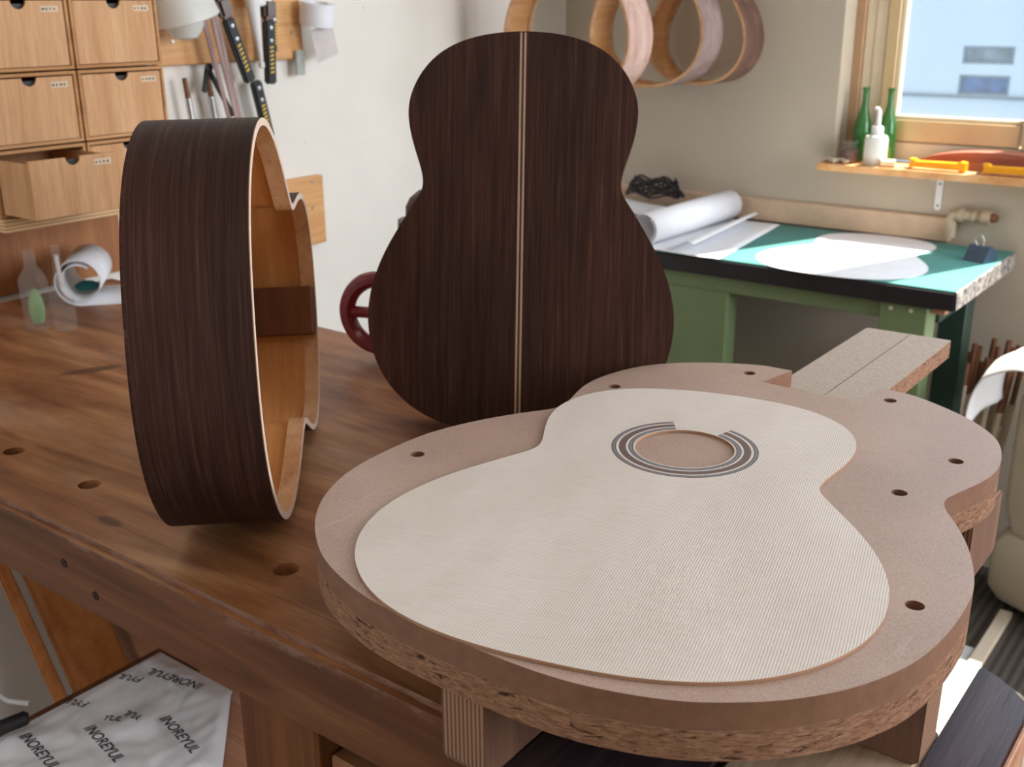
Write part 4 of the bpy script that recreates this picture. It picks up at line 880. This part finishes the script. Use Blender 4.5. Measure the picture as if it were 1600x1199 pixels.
# ================================================================== FLOOR THINGS at the right
bn = thing('covered_bin', 'tall cream covered bin with a seam, standing right of the desk', 'bin', (-0.33, 2.42, 0))
def tower(z0, z1, s, bulge, m, name, rad=.03):
    bm = B(); ca, sa = math.cos(-.43), math.sin(-.43); rings = []
    for k in range(7):
        t = k / 6; z = z0 + (z1 - z0) * t; g = s + bulge * math.sin(PI * t); g -= 0.012 if k in (0, 6) else 0
        lp = rrect(0 - g, 0 - g, 0.34 + g, 0.13 + g, rad, 4); rings.append([bm.verts.new((-0.487 + x * ca - y * sa, 2.425 + x * sa + y * ca, z)) for x, y in lp])
    for a, b in zip(rings, rings[1:]):
        n = len(a)
        for i in range(n): bm.faces.new((a[i], a[(i + 1) % n], b[(i + 1) % n], b[i]))
    bm.faces.new(rings[0][::-1]); bm.faces.new(rings[-1]); return mk(name, bm, m, bn, True, angle=1.0)
tower(0.02, 0.185, 0.0, 0.004, M_CREAMPL, 'base_cushion'); tower(0.186, 0.56, -0.008, 0.003, M_CREAMPL, 'cover')
for x, y in ((-0.43, 2.45), (-0.25, 2.37), (-0.38, 2.52), (-0.22, 2.46)):
    bm = B(); tube(bm, [(x, y, 0), (x, y, 0.0335)], 0.012, 10); mk('foot', bm, M_BLACK, bn)
# curled white sheet over its top
bm = B(); n = 22; g = []
for i in range(n + 1):
    t = i / n; a = -0.35 + 1.95 * t
    x = -0.50 + 0.075 * (1 - math.cos(a * 1.0)) + 0.10 * max(0, t - .55); z = 0.56 + 0.105 * math.sin(min(a, PI / 2)) - 0.03 * max(0, t - .8)
    g.append([bm.verts.new((x, 2.10 + 0.27 * q / 6 + .02 * math.sin(t * 3), z + .012 * math.sin(q * .8))) for q in range(7)])
for i in range(n):
    for q in range(6): bm.faces.new((g[i][q], g[i][q + 1], g[i + 1][q + 1], g[i + 1][q]))
o = mk('curled_sheet', bm, M_WHITEPL, None, True, angle=3); md = o.modifiers.new('t', 'SOLIDIFY'); md.thickness = .003; tag(o, 'curled glossy white plastic sheet draped over the cream bin', 'sheet')
# bundle of sticks
rnd = random.Random(3)
stick = None
for q in range(24):
    i, jx = q % 6, q // 6
    if q in (3, 10, 17): continue
    bx, by = -0.652 + 0.021 * i, 2.445 + 0.026 * jx; tx = -0.650 + 0.030 * i + .004 * jx
    h = rnd.uniform(0.53, 0.615); r = rnd.uniform(.0068, .0085); zp = rnd.uniform(.40, .50); a, b = Vector((bx, by, 0.001)), Vector((tx, by + rnd.uniform(0, .004), h)); c = a.lerp(b, zp / h)
    t = thing('wooden_stick', 'thin wooden stick with pale lower part, bundled between the desk and the cream bin', 'stick', a, 'wooden sticks bundled beside the desk')
    bm = B(); tube(bm, [a, c], r, 8); mk('pale_lower_part', bm, M_STICKP, t, True)
    bm = B(); tube(bm, [c + (b - a).normalized() * .0003, b], r * .75, 8); mk('brown_upper_part', bm, M_STICKB, t, True)
bm = B(); box(bm, (-0.436, 1.60, 0.0005), (-0.408, 2.39, 0.014), .002); tag(mk('cream_batten', bm, M_CREAMPL), 'cream batten lying on the dark ribbed floor beside the bench', 'batten')
bm = B(); box(bm, (-0.52, 1.62, 0.0005), (-0.438, 2.20, 0.008), .001); tag(mk('pale_floor_board', bm, plain('pale_board', sr(196, 196, 196), 0.6)), 'pale grey board lying on the floor left of the batten', 'board')
